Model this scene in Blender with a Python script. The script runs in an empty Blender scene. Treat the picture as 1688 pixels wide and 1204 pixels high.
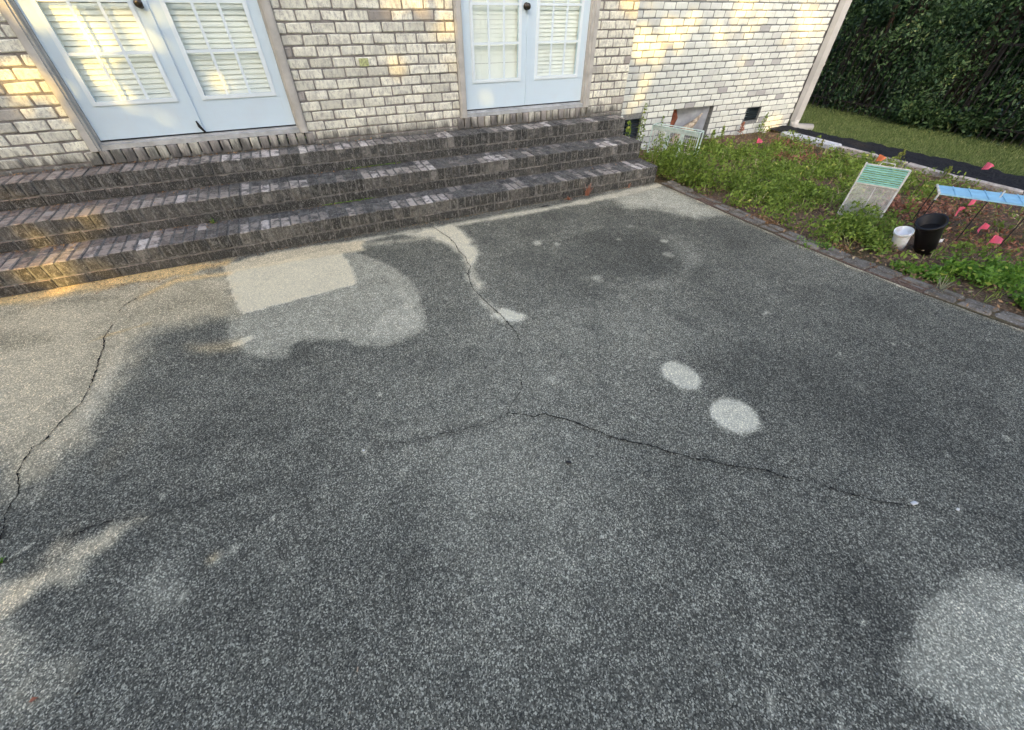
import bpy, math, random
import numpy as np
from mathutils import Vector, Matrix
R = math.radians
C = bpy.context.scene.collection
SC = bpy.context.scene

# ------------------------------------------------------------------ camera, sky, sun, exposure
YAW, PITCH, ROLL, FPX, CAMH = 0.46124, 0.74361, 0.01427, 655.99, 1.670
cf = np.array([math.sin(YAW)*math.cos(PITCH), math.cos(YAW)*math.cos(PITCH), -math.sin(PITCH)])
cr = np.cross(cf, [0, 0, 1]); cr /= np.linalg.norm(cr)
cu = np.cross(cr, cf)
cR = math.cos(ROLL)*cr + math.sin(ROLL)*cu
cU = -math.sin(ROLL)*cr + math.cos(ROLL)*cu
cam = bpy.data.cameras.new('camera'); camo = bpy.data.objects.new('camera', cam); C.objects.link(camo)
camo.matrix_world = Matrix(((cR[0], cU[0], -cf[0], 0), (cR[1], cU[1], -cf[1], 0), (cR[2], cU[2], -cf[2], CAMH), (0, 0, 0, 1)))
cam.sensor_fit = 'HORIZONTAL'; cam.sensor_width = 36; cam.lens = 36*FPX/1688
cam.clip_start = 0.05; cam.clip_end = 400
SC.camera = camo

SUN_AZ, SUN_EL = R(30), R(20)          # the sun stands low behind the camera, to its left
SD = np.array([-math.sin(SUN_AZ)*math.cos(SUN_EL), -math.cos(SUN_AZ)*math.cos(SUN_EL), math.sin(SUN_EL)])
w = bpy.data.worlds.new('World'); SC.world = w; w.use_nodes = True
nt = w.node_tree; sky = nt.nodes.new('ShaderNodeTexSky'); sky.sky_type = 'NISHITA'; sky.sun_disc = False
sky.sun_elevation = SUN_EL; sky.sun_rotation = math.atan2(SD[0], SD[1]); sky.air_density = .7; sky.dust_density = 5; sky.ozone_density = 1.0
bg = nt.nodes['Background']; bg.inputs[1].default_value = 0.15
nt.links.new(sky.outputs[0], bg.inputs[0])
sl = bpy.data.lights.new('sun', 'SUN'); sl.energy = 2.4; sl.angle = R(0.5); sl.color = (1, 0.64, 0.16)
so = bpy.data.objects.new('sun', sl); C.objects.link(so)
so.rotation_euler = Vector((-SD[0], -SD[1], -SD[2])).to_track_quat('-Z', 'Y').to_euler()
vs = SC.view_settings; vs.view_transform = 'Standard'; vs.look = 'None'; vs.gamma = 1; vs.exposure = 2.2

# ------------------------------------------------------------------ helpers
def ray(px, py):
    return (px-844)/FPX*cR - (py-602)/FPX*cU + cf
def gz(px, py, Z=0.0):                  # photo pixel -> point on a horizontal plane of the place
    r = ray(px, py); t = (Z-CAMH)/r[2]; return np.array([r[0]*t, r[1]*t, Z])
def gy(px, py, Y):
    r = ray(px, py); t = Y/r[1]; return np.array([r[0]*t, Y, CAMH+r[2]*t])
def hsh(a, b=0.0):
    v = math.sin(a*127.1+b*311.7)*43758.5453; return v-math.floor(v)

class MB:
    def __init__(s): s.v = []; s.f = []; s.t = []; s.tone = 0.5
    def quad(s, pts, flip=False):
        n = len(s.v); s.v += [tuple(p) for p in pts]
        s.f.append(tuple(range(n, n+len(pts)))); s.t.append(s.tone)
    def box(s, x0, x1, y0, y1, z0, z1):
        n = len(s.v); s.v += [(x, y, z) for x in (x0, x1) for y in (y0, y1) for z in (z0, z1)]
        for f in ((0,1,3,2),(4,6,7,5),(0,4,5,1),(2,3,7,6),(0,2,6,4),(1,5,7,3)):
            s.f.append(tuple(n+i for i in f)); s.t.append(s.tone)
    def brick(s, x0, x1, y0, y1, z0, z1, c=0.004, j=0.0015, rnd=random):
        """box with worn chamfered edges and slightly jittered corners"""
        n = len(s.v); cx, cy, cz = (x0+x1)/2, (y0+y1)/2, (z0+z1)/2
        hx, hy, hz = (x1-x0)/2, (y1-y0)/2, (z1-z0)/2
        idx = {}
        for sx in (-1, 1):
            for sy in (-1, 1):
                for sz in (-1, 1):
                    jx, jy, jz = (rnd.uniform(-j, j) for _ in range(3))
                    cc = c*rnd.uniform(.7, 1.6)
                    for a in range(3):
                        d = [hx-cc, hy-cc, hz-cc]; d[a] = (hx, hy, hz)[a]
                        idx[(sx, sy, sz, a)] = len(s.v)
                        s.v.append((cx+sx*d[0]+jx, cy+sy*d[1]+jy, cz+sz*d[2]+jz))
        F = []
        for a in range(3):
            b, d = (a+1) % 3, (a+2) % 3
            for sg in (-1, 1):
                q = []
                for (p, r_) in ((-1,-1),(1,-1),(1,1),(-1,1)):
                    k = [0,0,0]; k[a] = sg; k[b] = p; k[d] = r_
                    q.append(idx[(k[0],k[1],k[2],a)])
                F.append(q if sg > 0 else q[::-1])
        for a in range(3):                 # edges along axis a
            b, d = (a+1) % 3, (a+2) % 3
            for p in (-1, 1):
                for r_ in (-1, 1):
                    k0 = [0,0,0]; k0[a] = -1; k0[b] = p; k0[d] = r_
                    k1 = list(k0); k1[a] = 1
                    q = [idx[(*k0, b)], idx[(*k1, b)], idx[(*k1, d)], idx[(*k0, d)]]
                    F.append(q if p*r_ < 0 else q[::-1])
        for sx in (-1, 1):
            for sy in (-1, 1):
                for sz in (-1, 1):
                    F.append([idx[(sx,sy,sz,0)], idx[(sx,sy,sz,1)], idx[(sx,sy,sz,2)]])
        for q in F: s.f.append(tuple(q)); s.t.append(s.tone)
    def tube(s, pts, r, n=6, cap=True):
        pts = [Vector(p) for p in pts]; rr = r if isinstance(r, (list, tuple)) else [r]*len(pts)
        base = len(s.v)
        for i, p in enumerate(pts):
            d = (pts[min(i+1, len(pts)-1)]-pts[max(i-1, 0)]).normalized()
            a = d.orthogonal().normalized() if i == 0 else (a - d*a.dot(d)).normalized()
            b = d.cross(a)
            for k in range(n):
                th = 2*math.pi*k/n; s.v.append(tuple(p+(a*math.cos(th)+b*math.sin(th))*rr[i]))
        for i in range(len(pts)-1):
            for k in range(n):
                s.f.append((base+i*n+k, base+i*n+(k+1) % n, base+(i+1)*n+(k+1) % n, base+(i+1)*n+k)); s.t.append(s.tone)
        if cap:
            s.f.append(tuple(base+k for k in range(n))[::-1]); s.t.append(s.tone)
            e = base+(len(pts)-1)*n; s.f.append(tuple(e+k for k in range(n))); s.t.append(s.tone)
    def lathe(s, prof, c, ax=(0, 0, 1), n=20):
        ax = Vector(ax).normalized(); a = ax.orthogonal().normalized(); b = ax.cross(a); base = len(s.v); c = Vector(c)
        for (r, h) in prof:
            for k in range(n):
                th = 2*math.pi*k/n; s.v.append(tuple(c+ax*h+(a*math.cos(th)+b*math.sin(th))*r))
        for i in range(len(prof)-1):
            for k in range(n):
                s.f.append((base+i*n+k, base+i*n+(k+1) % n, base+(i+1)*n+(k+1) % n, base+(i+1)*n+k)); s.t.append(s.tone)
    def build(s, name, mat, parent=None, smooth=False):
        me = bpy.data.meshes.new(name); me.from_pydata(s.v, [], s.f); me.materials.append(mat)
        at = me.attributes.new('tone', 'FLOAT', 'FACE'); at.data.foreach_set('value', s.t)
        if smooth: me.polygons.foreach_set('use_smooth', [True]*len(me.polygons))
        me.update(); o = bpy.data.objects.new(name, me); C.objects.link(o)
        if parent: o.parent = parent
        return o

def npmesh(name, V, F, mat, parent=None, tone=None):
    me = bpy.data.meshes.new(name); V = np.asarray(V, np.float32); F = np.asarray(F, np.int32)
    k = F.shape[1]
    me.vertices.add(len(V)); me.vertices.foreach_set('co', V.ravel())
    me.loops.add(F.size); me.loops.foreach_set('vertex_index', F.ravel())
    me.polygons.add(len(F)); me.polygons.foreach_set('loop_start', np.arange(0, F.size, k, dtype=np.int32))
    me.polygons.foreach_set('loop_total', np.full(len(F), k, np.int32))
    if tone is not None:
        at = me.attributes.new('tone', 'FLOAT', 'FACE'); at.data.foreach_set('value', np.asarray(tone, np.float32))
    me.update(calc_edges=True); me.materials.append(mat)
    o = bpy.data.objects.new(name, me); C.objects.link(o)
    if parent: o.parent = parent
    return o

def empty(name, loc=(0, 0, 0)):
    o = bpy.data.objects.new(name, None); C.objects.link(o); o.location = loc; o.empty_display_size = .1; return o
def tag(o, label=None, cat=None, group=None, kind=None):
    if label: o['label'] = label
    if cat: o['category'] = cat
    if group: o['group'] = group
    if kind: o['kind'] = kind
    return o

# ------------------------------------------------------------------ material kit
class M:
    def __init__(s, name, rough=.8, spec=.3):
        s.m = bpy.data.materials.new(name); s.m.use_nodes = True; s.nt = s.m.node_tree
        s.b = s.nt.nodes['Principled BSDF']; s.b.inputs['Roughness'].default_value = rough
        s.b.inputs['Specular IOR Level'].default_value = spec
        s.co = s.nt.nodes.new('ShaderNodeTexCoord').outputs['Object']
    def link(s, a, b): s.nt.links.new(a, b); return s
    def map(s, scale=(1, 1, 1), loc=(0, 0, 0)):
        n = s.nt.nodes.new('ShaderNodeMapping'); n.inputs['Scale'].default_value = scale; n.inputs['Location'].default_value = loc
        s.link(s.co, n.inputs[0]); return n.outputs[0]
    def noise(s, scale, detail=3, rough=.55, vec=None, dist=0):
        n = s.nt.nodes.new('ShaderNodeTexNoise'); n.inputs['Scale'].default_value = scale; n.inputs['Detail'].default_value = detail
        n.inputs['Roughness'].default_value = rough; n.inputs['Distortion'].default_value = dist
        s.link(vec or s.co, n.inputs['Vector']); return n.outputs['Fac']
    def voro(s, scale, feature='F1', out='Distance', vec=None, rnd=1):
        n = s.nt.nodes.new('ShaderNodeTexVoronoi'); n.feature = feature; n.inputs['Scale'].default_value = scale
        n.inputs['Randomness'].default_value = rnd
        s.link(vec or s.co, n.inputs['Vector']); return n.outputs[out]
    def ramp(s, fac, stops, interp='LINEAR'):
        n = s.nt.nodes.new('ShaderNodeValToRGB'); n.color_ramp.interpolation = interp
        e = n.color_ramp.elements
        while len(e) < len(stops): e.new(.5)
        for x, (p, c) in zip(e, stops):
            x.position = p; x.color = (c, c, c, 1) if isinstance(c, (int, float)) else (*c, 1)
        s.link(fac, n.inputs[0]); return n.outputs[0]
    def mix(s, fac, a, b, mode='MIX'):
        n = s.nt.nodes.new('ShaderNodeMix'); n.data_type = 'RGBA'; n.blend_type = mode
        for v, i in ((fac, 0), (a, 6), (b, 7)):
            if isinstance(v, (int, float)): n.inputs[i].default_value = v if i == 0 else (v, v, v, 1)
            elif isinstance(v, tuple): n.inputs[i].default_value = (*v, 1)
            else: s.link(v, n.inputs[i])
        return n.outputs[2]
    def math(s, op, a, b=None, c=None, clamp=False):
        n = s.nt.nodes.new('ShaderNodeMath'); n.operation = op; n.use_clamp = clamp
        for i, v in enumerate((a, b, c)):
            if v is None: continue
            if isinstance(v, (int, float)): n.inputs[i].default_value = v
            else: s.link(v, n.inputs[i])
        return n.outputs[0]
    def attr(s, name):
        n = s.nt.nodes.new('ShaderNodeAttribute'); n.attribute_name = name; return n.outputs['Fac']
    def sep(s):
        n = s.nt.nodes.new('ShaderNodeSeparateXYZ'); s.link(s.co, n.inputs[0]); return n.outputs
    def col(s, c):
        if isinstance(c, tuple): s.b.inputs['Base Color'].default_value = (*c, 1)
        else: s.link(c, s.b.inputs['Base Color'])
        return s
    def bump(s, h, strength=.5, dist=.01):
        n = s.nt.nodes.new('ShaderNodeBump'); n.inputs['Strength'].default_value = strength; n.inputs['Distance'].default_value = dist
        s.link(h, n.inputs['Height']); s.link(n.outputs[0], s.b.inputs['Normal']); return s

def m_patio():
    m = M('weathered_exposed_aggregate', .9, .25)
    clean, warm, dark = m.attr('clean'), m.attr('warm'), m.attr('dark')
    g1 = m.noise(170, 2, .85)                       # aggregate grains
    g2 = m.voro(215, out='Color')
    g2 = m.math('MULTIPLY', m.ramp(g2, [(0, 0), (1, 1)]), 1.0)
    g3 = m.noise(75, 3, .8)
    grain = m.math('ADD', m.math('MULTIPLY', g1, .34), m.math('ADD', m.math('MULTIPLY', g2, .44), m.math('MULTIPLY', g3, .22)))
    gc = m.ramp(grain, [(.30, 0), (.72, 1)])
    mid = m.noise(11, 6, .72); big = m.noise(1.6, 5, .6, dist=.6)
    var = m.math('ADD', m.math('MULTIPLY', m.math('SUBTRACT', big, .5), .42), m.math('MULTIPLY', m.math('SUBTRACT', mid, .5), .62))
    # how much of the black film is worn off, broken up by the grains
    f = m.math('ADD', clean, m.math('MULTIPLY', m.math('SUBTRACT', gc, .5), .22))
    f = m.math('ADD', f, m.math('MULTIPLY', var, .75))
    f = m.math('SUBTRACT', f, m.math('MULTIPLY', dark, .35), clamp=True)
    film = m.ramp(f, [(0, (.084, .081, .062)), (.2, (.144, .138, .104)), (.4, (.243, .231, .172)), (.6, (.372, .350, .258)), (.8, (.53, .495, .37)), (1, (.69, .645, .47))])
    film = m.mix(warm, film, m.mix(1, film, (1.30, .98, .58), 'MULTIPLY'))
    sp = m.ramp(gc, [(0, .22), (.35, .60), (.55, .95), (.70, 1.5), (.88, 3.0)])
    spw = m.mix(m.math('MULTIPLY', clean, .82, clamp=True), sp, 1.0)
    c = m.mix(1, film, spw, 'MULTIPLY')
    # scattered pale chips
    v = m.voro(55, out='Distance'); vc = m.voro(55, out='Color')
    chip = m.math('MULTIPLY', m.ramp(v, [(.10, 1), (.2, 0)]), m.ramp(vc, [(.80, 0), (.84, 1)]))
    c = m.mix(m.math('MULTIPLY', chip, .30), c, (.42, .42, .40))
    m.col(c); m.bump(m.math('ADD', gc, m.math('MULTIPLY', mid, 1.2)), .55, .004)
    return m.m
def m_brick():                                     # tumbled whitewashed brick
    m = M('whitewashed_brick', .9, .2)
    t = m.attr('tone')
    base = m.ramp(t, [(0, (.31, .29, .26)), (.06, (.42, .39, .35)), (.12, (.58, .57, .47)), (.5, (.76, .75, .62)), (1, (.86, .845, .70))])
    n = m.noise(38, 5, .7, m.map((1, 1, .45))); n2 = m.noise(9, 4, .6)
    c = m.mix(m.ramp(n, [(.48, 0), (.63, .62)]), base, (.27, .255, .24))
    c = m.mix(m.ramp(n2, [(.45, 0), (.68, .5)]), c, (.36, .34, .31))
    sp = m.noise(120, 2, .6); c = m.mix(m.ramp(sp, [(.62, 0), (.70, .7)]), c, (.16, .14, .13))
    # black algae that has climbed the lowest courses above the steps, in ragged streaks
    z = m.sep()[2]; st = m.noise(12, 5, .7, m.map((1, 1, .18)))
    h = m.math('ADD', z, m.math('MULTIPLY', st, -.42))
    c = m.mix(m.ramp(h, [(.40, .85), (.50, 0)]), c, (.07, .068, .065))
    m.col(c); m.bump(m.math('ADD', n, sp), .5, .006); return m.m
def m_brick_plain():                               # same brick low beside the garden, without the algae
    m = M('whitewashed_brick_recess', .9, .2)
    t = m.attr('tone')
    base = m.ramp(t, [(0, (.36, .36, .36)), (.12, (.48, .485, .47)), (.2, (.55, .57, .54)), (.5, (.62, .65, .60)), (1, (.70, .73, .67))])
    n = m.noise(38, 5, .7, m.map((1, 1, .45))); n2 = m.noise(7, 4, .6)
    c = m.mix(m.ramp(n, [(.55, 0), (.72, .5)]), base, (.34, .34, .32))
    c = m.mix(m.ramp(n2, [(.55, 0), (.8, .35)]), c, (.42, .42, .40))
    m.col(c); m.bump(n, .4, .005); return m.m
def m_mortar(c0=(.14, .13, .12), c1=(.27, .25, .23)):
    m = M('mortar', .95, .1); n = m.noise(25, 5, .7)
    m.col(m.mix(m.ramp(n, [(.35, 0), (.65, 1)]), c0, c1)); m.bump(m.noise(90, 3), .6, .004); return m.m
def m_step(name='algae_blackened_brick'):
    m = M(name, .92, .2); t = m.attr('tone')
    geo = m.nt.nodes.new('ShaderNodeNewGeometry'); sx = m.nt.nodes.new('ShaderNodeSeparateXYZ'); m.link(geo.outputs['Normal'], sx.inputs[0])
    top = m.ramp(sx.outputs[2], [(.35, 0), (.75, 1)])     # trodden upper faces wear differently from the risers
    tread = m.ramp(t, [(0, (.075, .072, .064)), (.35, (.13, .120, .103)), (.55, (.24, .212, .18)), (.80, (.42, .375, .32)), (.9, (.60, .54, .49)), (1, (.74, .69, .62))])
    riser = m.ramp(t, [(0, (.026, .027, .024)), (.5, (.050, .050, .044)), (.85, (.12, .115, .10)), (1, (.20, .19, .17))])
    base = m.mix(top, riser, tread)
    st = m.noise(50, 5, .75, m.map((1, .7, .33))); n = m.noise(11, 5, .72); n4 = m.noise(30, 4, .7)
    c = m.mix(m.ramp(st, [(.50, 0), (.68, .72)]), base, (.33, .325, .30))
    c = m.mix(m.ramp(n, [(.47, 0), (.58, .78)]), c, (.042, .044, .042))
    li = m.noise(3.4, 5, .7, dist=1); c = m.mix(m.ramp(li, [(.58, 0), (.72, .45)]), c, (.22, .225, .20))
    sp = m.noise(150, 2, .7); c = m.mix(m.ramp(sp, [(.57, 0), (.70, .8)]), c, (.34, .33, .31)); c = m.mix(m.ramp(sp, [(.30, .7), (.43, 0)]), c, (.03, .03, .03))
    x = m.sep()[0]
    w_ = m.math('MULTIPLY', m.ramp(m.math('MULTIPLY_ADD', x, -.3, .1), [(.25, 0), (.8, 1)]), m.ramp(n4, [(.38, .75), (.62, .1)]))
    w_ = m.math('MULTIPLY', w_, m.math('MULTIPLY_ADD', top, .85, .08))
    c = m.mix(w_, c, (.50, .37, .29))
    m.col(c); m.bump(m.math('ADD', st, sp), .8, .008); return m.m
def m_simple(name, c, rough=.5, spec=.4, var=.12, vs_=8, metal=0):
    m = M(name, rough, spec); n = m.noise(vs_, 4, .6); d = tuple(x*(1-var*2.2) for x in c)
    m.col(m.mix(m.ramp(n, [(.35, 0), (.65, 1)]), d, c)); m.b.inputs['Metallic'].default_value = metal; return m.m
def m_white(name='sky_tinted_white_paint', c=(.58, .70, .77)):  # white paint with the reflected sky's blue put into its colour
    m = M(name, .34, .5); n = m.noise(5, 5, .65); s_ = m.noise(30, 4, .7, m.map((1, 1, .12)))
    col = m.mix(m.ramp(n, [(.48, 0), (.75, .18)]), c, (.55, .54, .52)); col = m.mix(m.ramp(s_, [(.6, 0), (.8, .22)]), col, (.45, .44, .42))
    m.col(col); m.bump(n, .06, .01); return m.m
def m_leaf(name, a, b, yel=(.20, .19, .03), rough=.55, trans=.25):
    m = M(name, rough, .3); t = m.attr('tone')
    m.col(m.ramp(t, [(0, a), (.7, b), (.93, b), (1, yel)]))
    nt_ = m.nt; tr = nt_.nodes.new('ShaderNodeBsdfTranslucent'); mx = nt_.nodes.new('ShaderNodeMixShader'); mx.inputs[0].default_value = trans
    src = m.b.inputs['Base Color'].links[0].from_socket; m.link(src, tr.inputs[0])
    m.link(m.b.outputs[0], mx.inputs[1]); m.link(tr.outputs[0], mx.inputs[2]); m.link(mx.outputs[0], nt_.nodes['Material Output'].inputs[0])
    return m.m
def m_glass():
    m = M('door_glass'); nt_ = m.nt
    tr = nt_.nodes.new('ShaderNodeBsdfTransparent'); tr.inputs[0].default_value = (.96, .99, .98, 1)
    gl = nt_.nodes.new('ShaderNodeBsdfGlossy'); gl.inputs['Roughness'].default_value = .02
    fr = nt_.nodes.new('ShaderNodeLayerWeight'); fr.inputs[0].default_value = .5; mx = nt_.nodes.new('ShaderNodeMixShader')
    k = m.math('MULTIPLY_ADD', m.math('POWER', fr.outputs[1], 4.0), .80, .075, clamp=True)
    m.link(k, mx.inputs[0]); m.link(tr.outputs[0], mx.inputs[1]); m.link(gl.outputs[0], mx.inputs[2])
    m.link(mx.outputs[0], nt_.nodes['Material Output'].inputs[0]); return m.m
def m_soil():
    m = M('garden_soil', .95, .15); n = m.noise(6, 6, .7); n2 = m.noise(45, 4, .7); n3 = m.noise(1.3, 4, .6)
    c = m.ramp(n2, [(.3, (.06, .04, .03)), (.5, (.16, .105, .075)), (.7, (.34, .25, .18))])
    c = m.mix(m.ramp(n, [(.5, 0), (.64, .7)]), c, (.17, .085, .055))
    c = m.mix(m.ramp(n3, [(.45, 0), (.65, .55)]), c, (.075, .085, .03))
    m.col(c); m.bump(m.math('ADD', n, n2), .9, .03); return m.m
def m_lawn():
    m = M('lawn_turf', .9, .15); n = m.noise(5, 6, .7); n2 = m.noise(60, 3, .7)
    c = m.ramp(n2, [(.3, (.05, .08, .02)), (.6, (.14, .19, .05)), (.8, (.24, .24, .10))])
    c = m.mix(m.ramp(n, [(.5, 0), (.7, .6)]), c, (.14, .125, .06)); m.col(c); m.bump(n2, .8, .03); return m.m
def m_blackmulch():
    m = M('black_rubber_mulch', .75, .3); n = m.noise(40, 5, .75); v = m.voro(30)
    m.col(m.ramp(n, [(.35, (.006, .007, .010)), (.6, (.018, .020, .026)), (.75, (.05, .055, .062))])); m.bump(m.math('ADD', n, v), 1, .03); return m.m
def m_edging():
    m = M('painted_concrete_edging', .85, .2); n = m.noise(14, 5, .7); n2 = m.noise(3, 3)
    c = m.ramp(n, [(.3, (.22, .20, .18)), (.5, (.42, .38, .34)), (.7, (.60, .57, .54))]); m.col(c); m.bump(n, .6, .01); return m.m
def m_crack():
    m = M('crack_void', 1, 0); m.col((.018, .018, .017)); return m.m

MP, MBR, MBP, MMO, MST = m_patio(), m_brick(), m_brick_plain(), m_mortar(), m_step()
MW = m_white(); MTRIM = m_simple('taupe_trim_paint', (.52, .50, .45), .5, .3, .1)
MDS = m_simple('downspout_paint', (.52, .51, .49), .45, .4, .08, 4)
MGL = m_glass(); MBLIND = m_simple('blind_slat', (.93, .95, .88), .5, .4, .02)
MDARK = m_simple('dark_interior', (.02, .02, .022), .9, .1)

# ------------------------------------------------------------------ patio slab with its worn and stained patches
def sdf_poly(X, Y, poly):
    P = np.array(poly)[:, :2]; n = len(P); d = np.full(X.shape, 1e9); ins = np.zeros(X.shape, bool)
    for i in range(n):
        a, b = P[i], P[(i+1) % n]; e = b-a
        wx, wy = X-a[0], Y-a[1]; t = np.clip((wx*e[0]+wy*e[1])/max(e@e, 1e-12), 0, 1)
        d = np.minimum(d, np.hypot(wx-e[0]*t, wy-e[1]*t))
        if a[1] != b[1]:
            c = ((a[1] > Y) != (b[1] > Y)) & (X < (b[0]-a[0])*(Y-a[1])/(b[1]-a[1])+a[0]); ins ^= c
    return np.where(ins, -d, d)
def sdf_line(X, Y, pts):                # distance minus interpolated radius (metres)
    d = np.full(X.shape, 1e9)
    for i in range(len(pts)-1):
        a, b = np.array(pts[i][:2]), np.array(pts[i+1][:2]); ra, rb = pts[i][2], pts[i+1][2]; e = b-a
        wx, wy = X-a[0], Y-a[1]; t = np.clip((wx*e[0]+wy*e[1])/max(e@e, 1e-12), 0, 1)
        d = np.minimum(d, np.hypot(wx-e[0]*t, wy-e[1]*t)-(ra+(rb-ra)*t))
    return d
def vnoise(X, Y, s, seed):              # smooth value noise
    x, y = X*s, Y*s; xi, yi = np.floor(x), np.floor(y); fx, fy = x-xi, y-yi; fx = fx*fx*(3-2*fx); fy = fy*fy*(3-2*fy)
    h = lambda a, b: np.modf(np.abs(np.sin(a*127.1+b*311.7+seed*17.3)*43758.5453))[0]
    return (h(xi, yi)*(1-fx)+h(xi+1, yi)*fx)*(1-fy)+(h(xi, yi+1)*(1-fx)+h(xi+1, yi+1)*fx)*fy
def fbm(X, Y, s, seed): return sum(vnoise(X, Y, s*2**k, seed+k)*.5**(k+1) for k in range(4))/.9375
def sm(d, w_, o=0): t = np.clip((o+w_-d)/(2*w_), 0, 1); return t*t*(3-2*t)
G = lambda L: [tuple(gz(*p)[:2]) for p in L]
GL = lambda L: [(*gz(p[0], p[1])[:2], p[2]) for p in L]

SY = [3.895, 4.236, 4.577]; WY = 4.831; RISE = .194; SXE = [3.885, 3.86, 3.83]
EDGE = [(-4.0, 4.62), (-1.0, 4.42), (.42, 4.21), (.70, 4.14), (1.07, 4.07), (1.51, 4.01), (2.05, 3.965), (2.83, 3.945), (3.9, 3.915), (5.5, 3.9)]
ey, ex = np.array([e[0] for e in EDGE]), np.array([e[1] for e in EDGE])
def edge_x(y): return np.interp(y, ey, ex)

ys_ = np.concatenate([np.arange(-5, -1.6, .3), np.arange(-1.6, 3.92, .02)]); xn = np.concatenate([np.arange(-8, -2.9, .3), np.arange(-2.9, 4.32, .02)])
k_ = (xn-xn[0])/(xn[-1]-xn[0])
Yg, K = np.meshgrid(ys_, k_, indexing='ij')
Xg = np.meshgrid(ys_, xn, indexing='ij')[1].copy()
EX = edge_x(Yg); Xg = np.where(Xg > EX, EX, Xg)
clean = np.zeros(Xg.shape); warm = np.zeros(Xg.shape); dark = np.zeros(Xg.shape)
n1 = fbm(Xg, Yg, 3.5, 1)-.5; n2_ = fbm(Xg, Yg, 11, 7)-.5; n3_ = fbm(Xg, Yg, 1.1, 3)-.5
def add(poly, val, soft, wob=.0, wv=0, line=False, bias=0):
    global clean, warm
    d = (sdf_line if line else sdf_poly)(Xg, Yg, poly)+(n1*1.6+n2_)*wob
    m_ = sm(d, soft, bias); clean = np.maximum(clean, m_*val)
    if wv: warm = np.maximum(warm, m_*wv)
    return m_
# large worn area on the left
add(G([(-60,500),(100,478),(200,462),(340,433),(380,452),(394,520),(330,528),(262,546),(225,598),(192,648),(158,700),(112,745),(62,795),(34,808),(-60,800)]), .58, .16, .16, .32)
add(G([(-60,520),(60,500),(200,505),(185,560),(140,640),(90,700),(40,760),(-60,760)]), .68, .14, .2, .34)
add(GL([(205,560,.07),(165,640,.09),(125,700,.09),(70,745,.06),(38,775,.03)]), .66, .06, .05, .15, line=True)
add(GL([(130,570,.01),(180,552,.03),(243,534,.012)]), .78, .03, .03, .9, line=True)
add(GL([(-40,500,.10),(60,486,.10),(150,468,.13),(260,452,.12),(370,434,.07)]), .74, .07, .09, 1.0, line=True)
add(GL([(230,490,.04),(290,462,.05),(372,452,.05)]), .72, .05, .05, .85, line=True)
d_ = sm(sdf_line(Xg, Yg, GL([(95,497,.02),(150,491,.03),(185,492,.02)])), .05); clean *= 1-.45*d_
d_ = sm(sdf_line(Xg, Yg, GL([(-30,560,.05),(30,565,.06),(70,562,.03)]))+n1*.1, .12); clean *= 1-.55*d_
d_ = sm(sdf_line(Xg, Yg, GL([(215,520,.05),(330,490,.05),(360,500,.04)]))+n1*.1, .12); clean *= 1-.25*d_
# brown stain and small pale oval
add(GL([(315,574,.02),(350,574,.03),(385,568,.02)]), .36, .08, .08, .55, line=True)
add(GL([(391,566,.030),(400,562,.036),(412,558,.028)]), .93, .010, .01, .1, line=True)
# second test patch, worn half clean
add(G([(380,460),(556,412),(604,422),(640,436),(663,450),(680,468),(690,486),(703,524),(703,543),(688,551),(660,563),(638,571),(610,570),(586,566),(564,557),(545,560),(520,560),(502,559),(482,568),(474,590),(450,592),(430,588),(400,574),(380,566),(372,520)]), .41, .022, .03, .02)
add(G([(604,428),(660,455),(700,525),(700,543),(640,566),(600,560),(620,520),(660,500),(640,470)]), .62, .05, .05, .03)
d_ = sm(sdf_line(Xg, Yg, GL([(596,470,.05),(630,462,.05),(655,470,.03)]))+n1*.1, .09); clean *= 1-.3*d_
add(GL([(470,525,.04),(560,535,.06)]), .50, .1, .05, .0, line=True)
# cleanest rectangular patch
add(G([(372,452),(376,446),(470,428),(552,409),(560,412),(580,440),(588,462),(586,470),(520,486),(420,513),(402,517),(394,512),(384,490)]), .97, .010, .004, .18)
add(G([(366,452),(362,436),(470,414),(560,400),(600,396),(600,412),(556,420)]), .74, .03, .05, .35)
# pale strip along the foot of the steps
add(GL([(480,415,.02),(620,392,.03),(720,376,.045),(800,362,.04),(900,345,.035),(1000,325,.05),(1085,306,.07)]), .70, .035, .05, .12, line=True)
add(G([(1010,318),(1085,305),(1200,352),(1150,360),(1080,345),(1030,345)]), .55, .12, .1)
add(GL([(560,405,.02),(640,400,.03),(700,392,.04)]), .45, .06, .06, .1, line=True)
# pale curve and halo along the middle crack
add(G([(660,388),(700,376),(745,368),(764,380),(780,398),(789,419),(784,438),(788,458),(798,476),(786,478),(775,462),(770,445),(760,425),(738,404),(712,394),(690,390)]), .84, .045, .07, .14)
add(GL([(772,455,.03),(785,485,.025),(800,500,.02),(825,518,.02)]), .55, .03, .05, .05, line=True)
add(G([(812,520),(828,509),(848,510),(864,521),(858,530),(838,528),(826,532)]), .88, .030, .07)
# two oval patches
def oval(cx, cy, a, b, ang): return [(cx+a*math.cos(t)*math.cos(R(ang))-b*math.sin(t)*math.sin(R(ang)), cy+a*math.cos(t)*math.sin(R(ang))+b*math.sin(t)*math.cos(R(ang))) for t in np.linspace(0, 6.283, 25)[:-1]]
add(G(oval(1122, 619, 36, 19, 27)), .80, .016, .02)
add(G(oval(1210, 685, 45, 26, 24)), .80, .014, .018)
add(GL([(1078,583,.01),(1088,583,.015),(1070,590,.01)]), .5, .03, .04, line=True)
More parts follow.
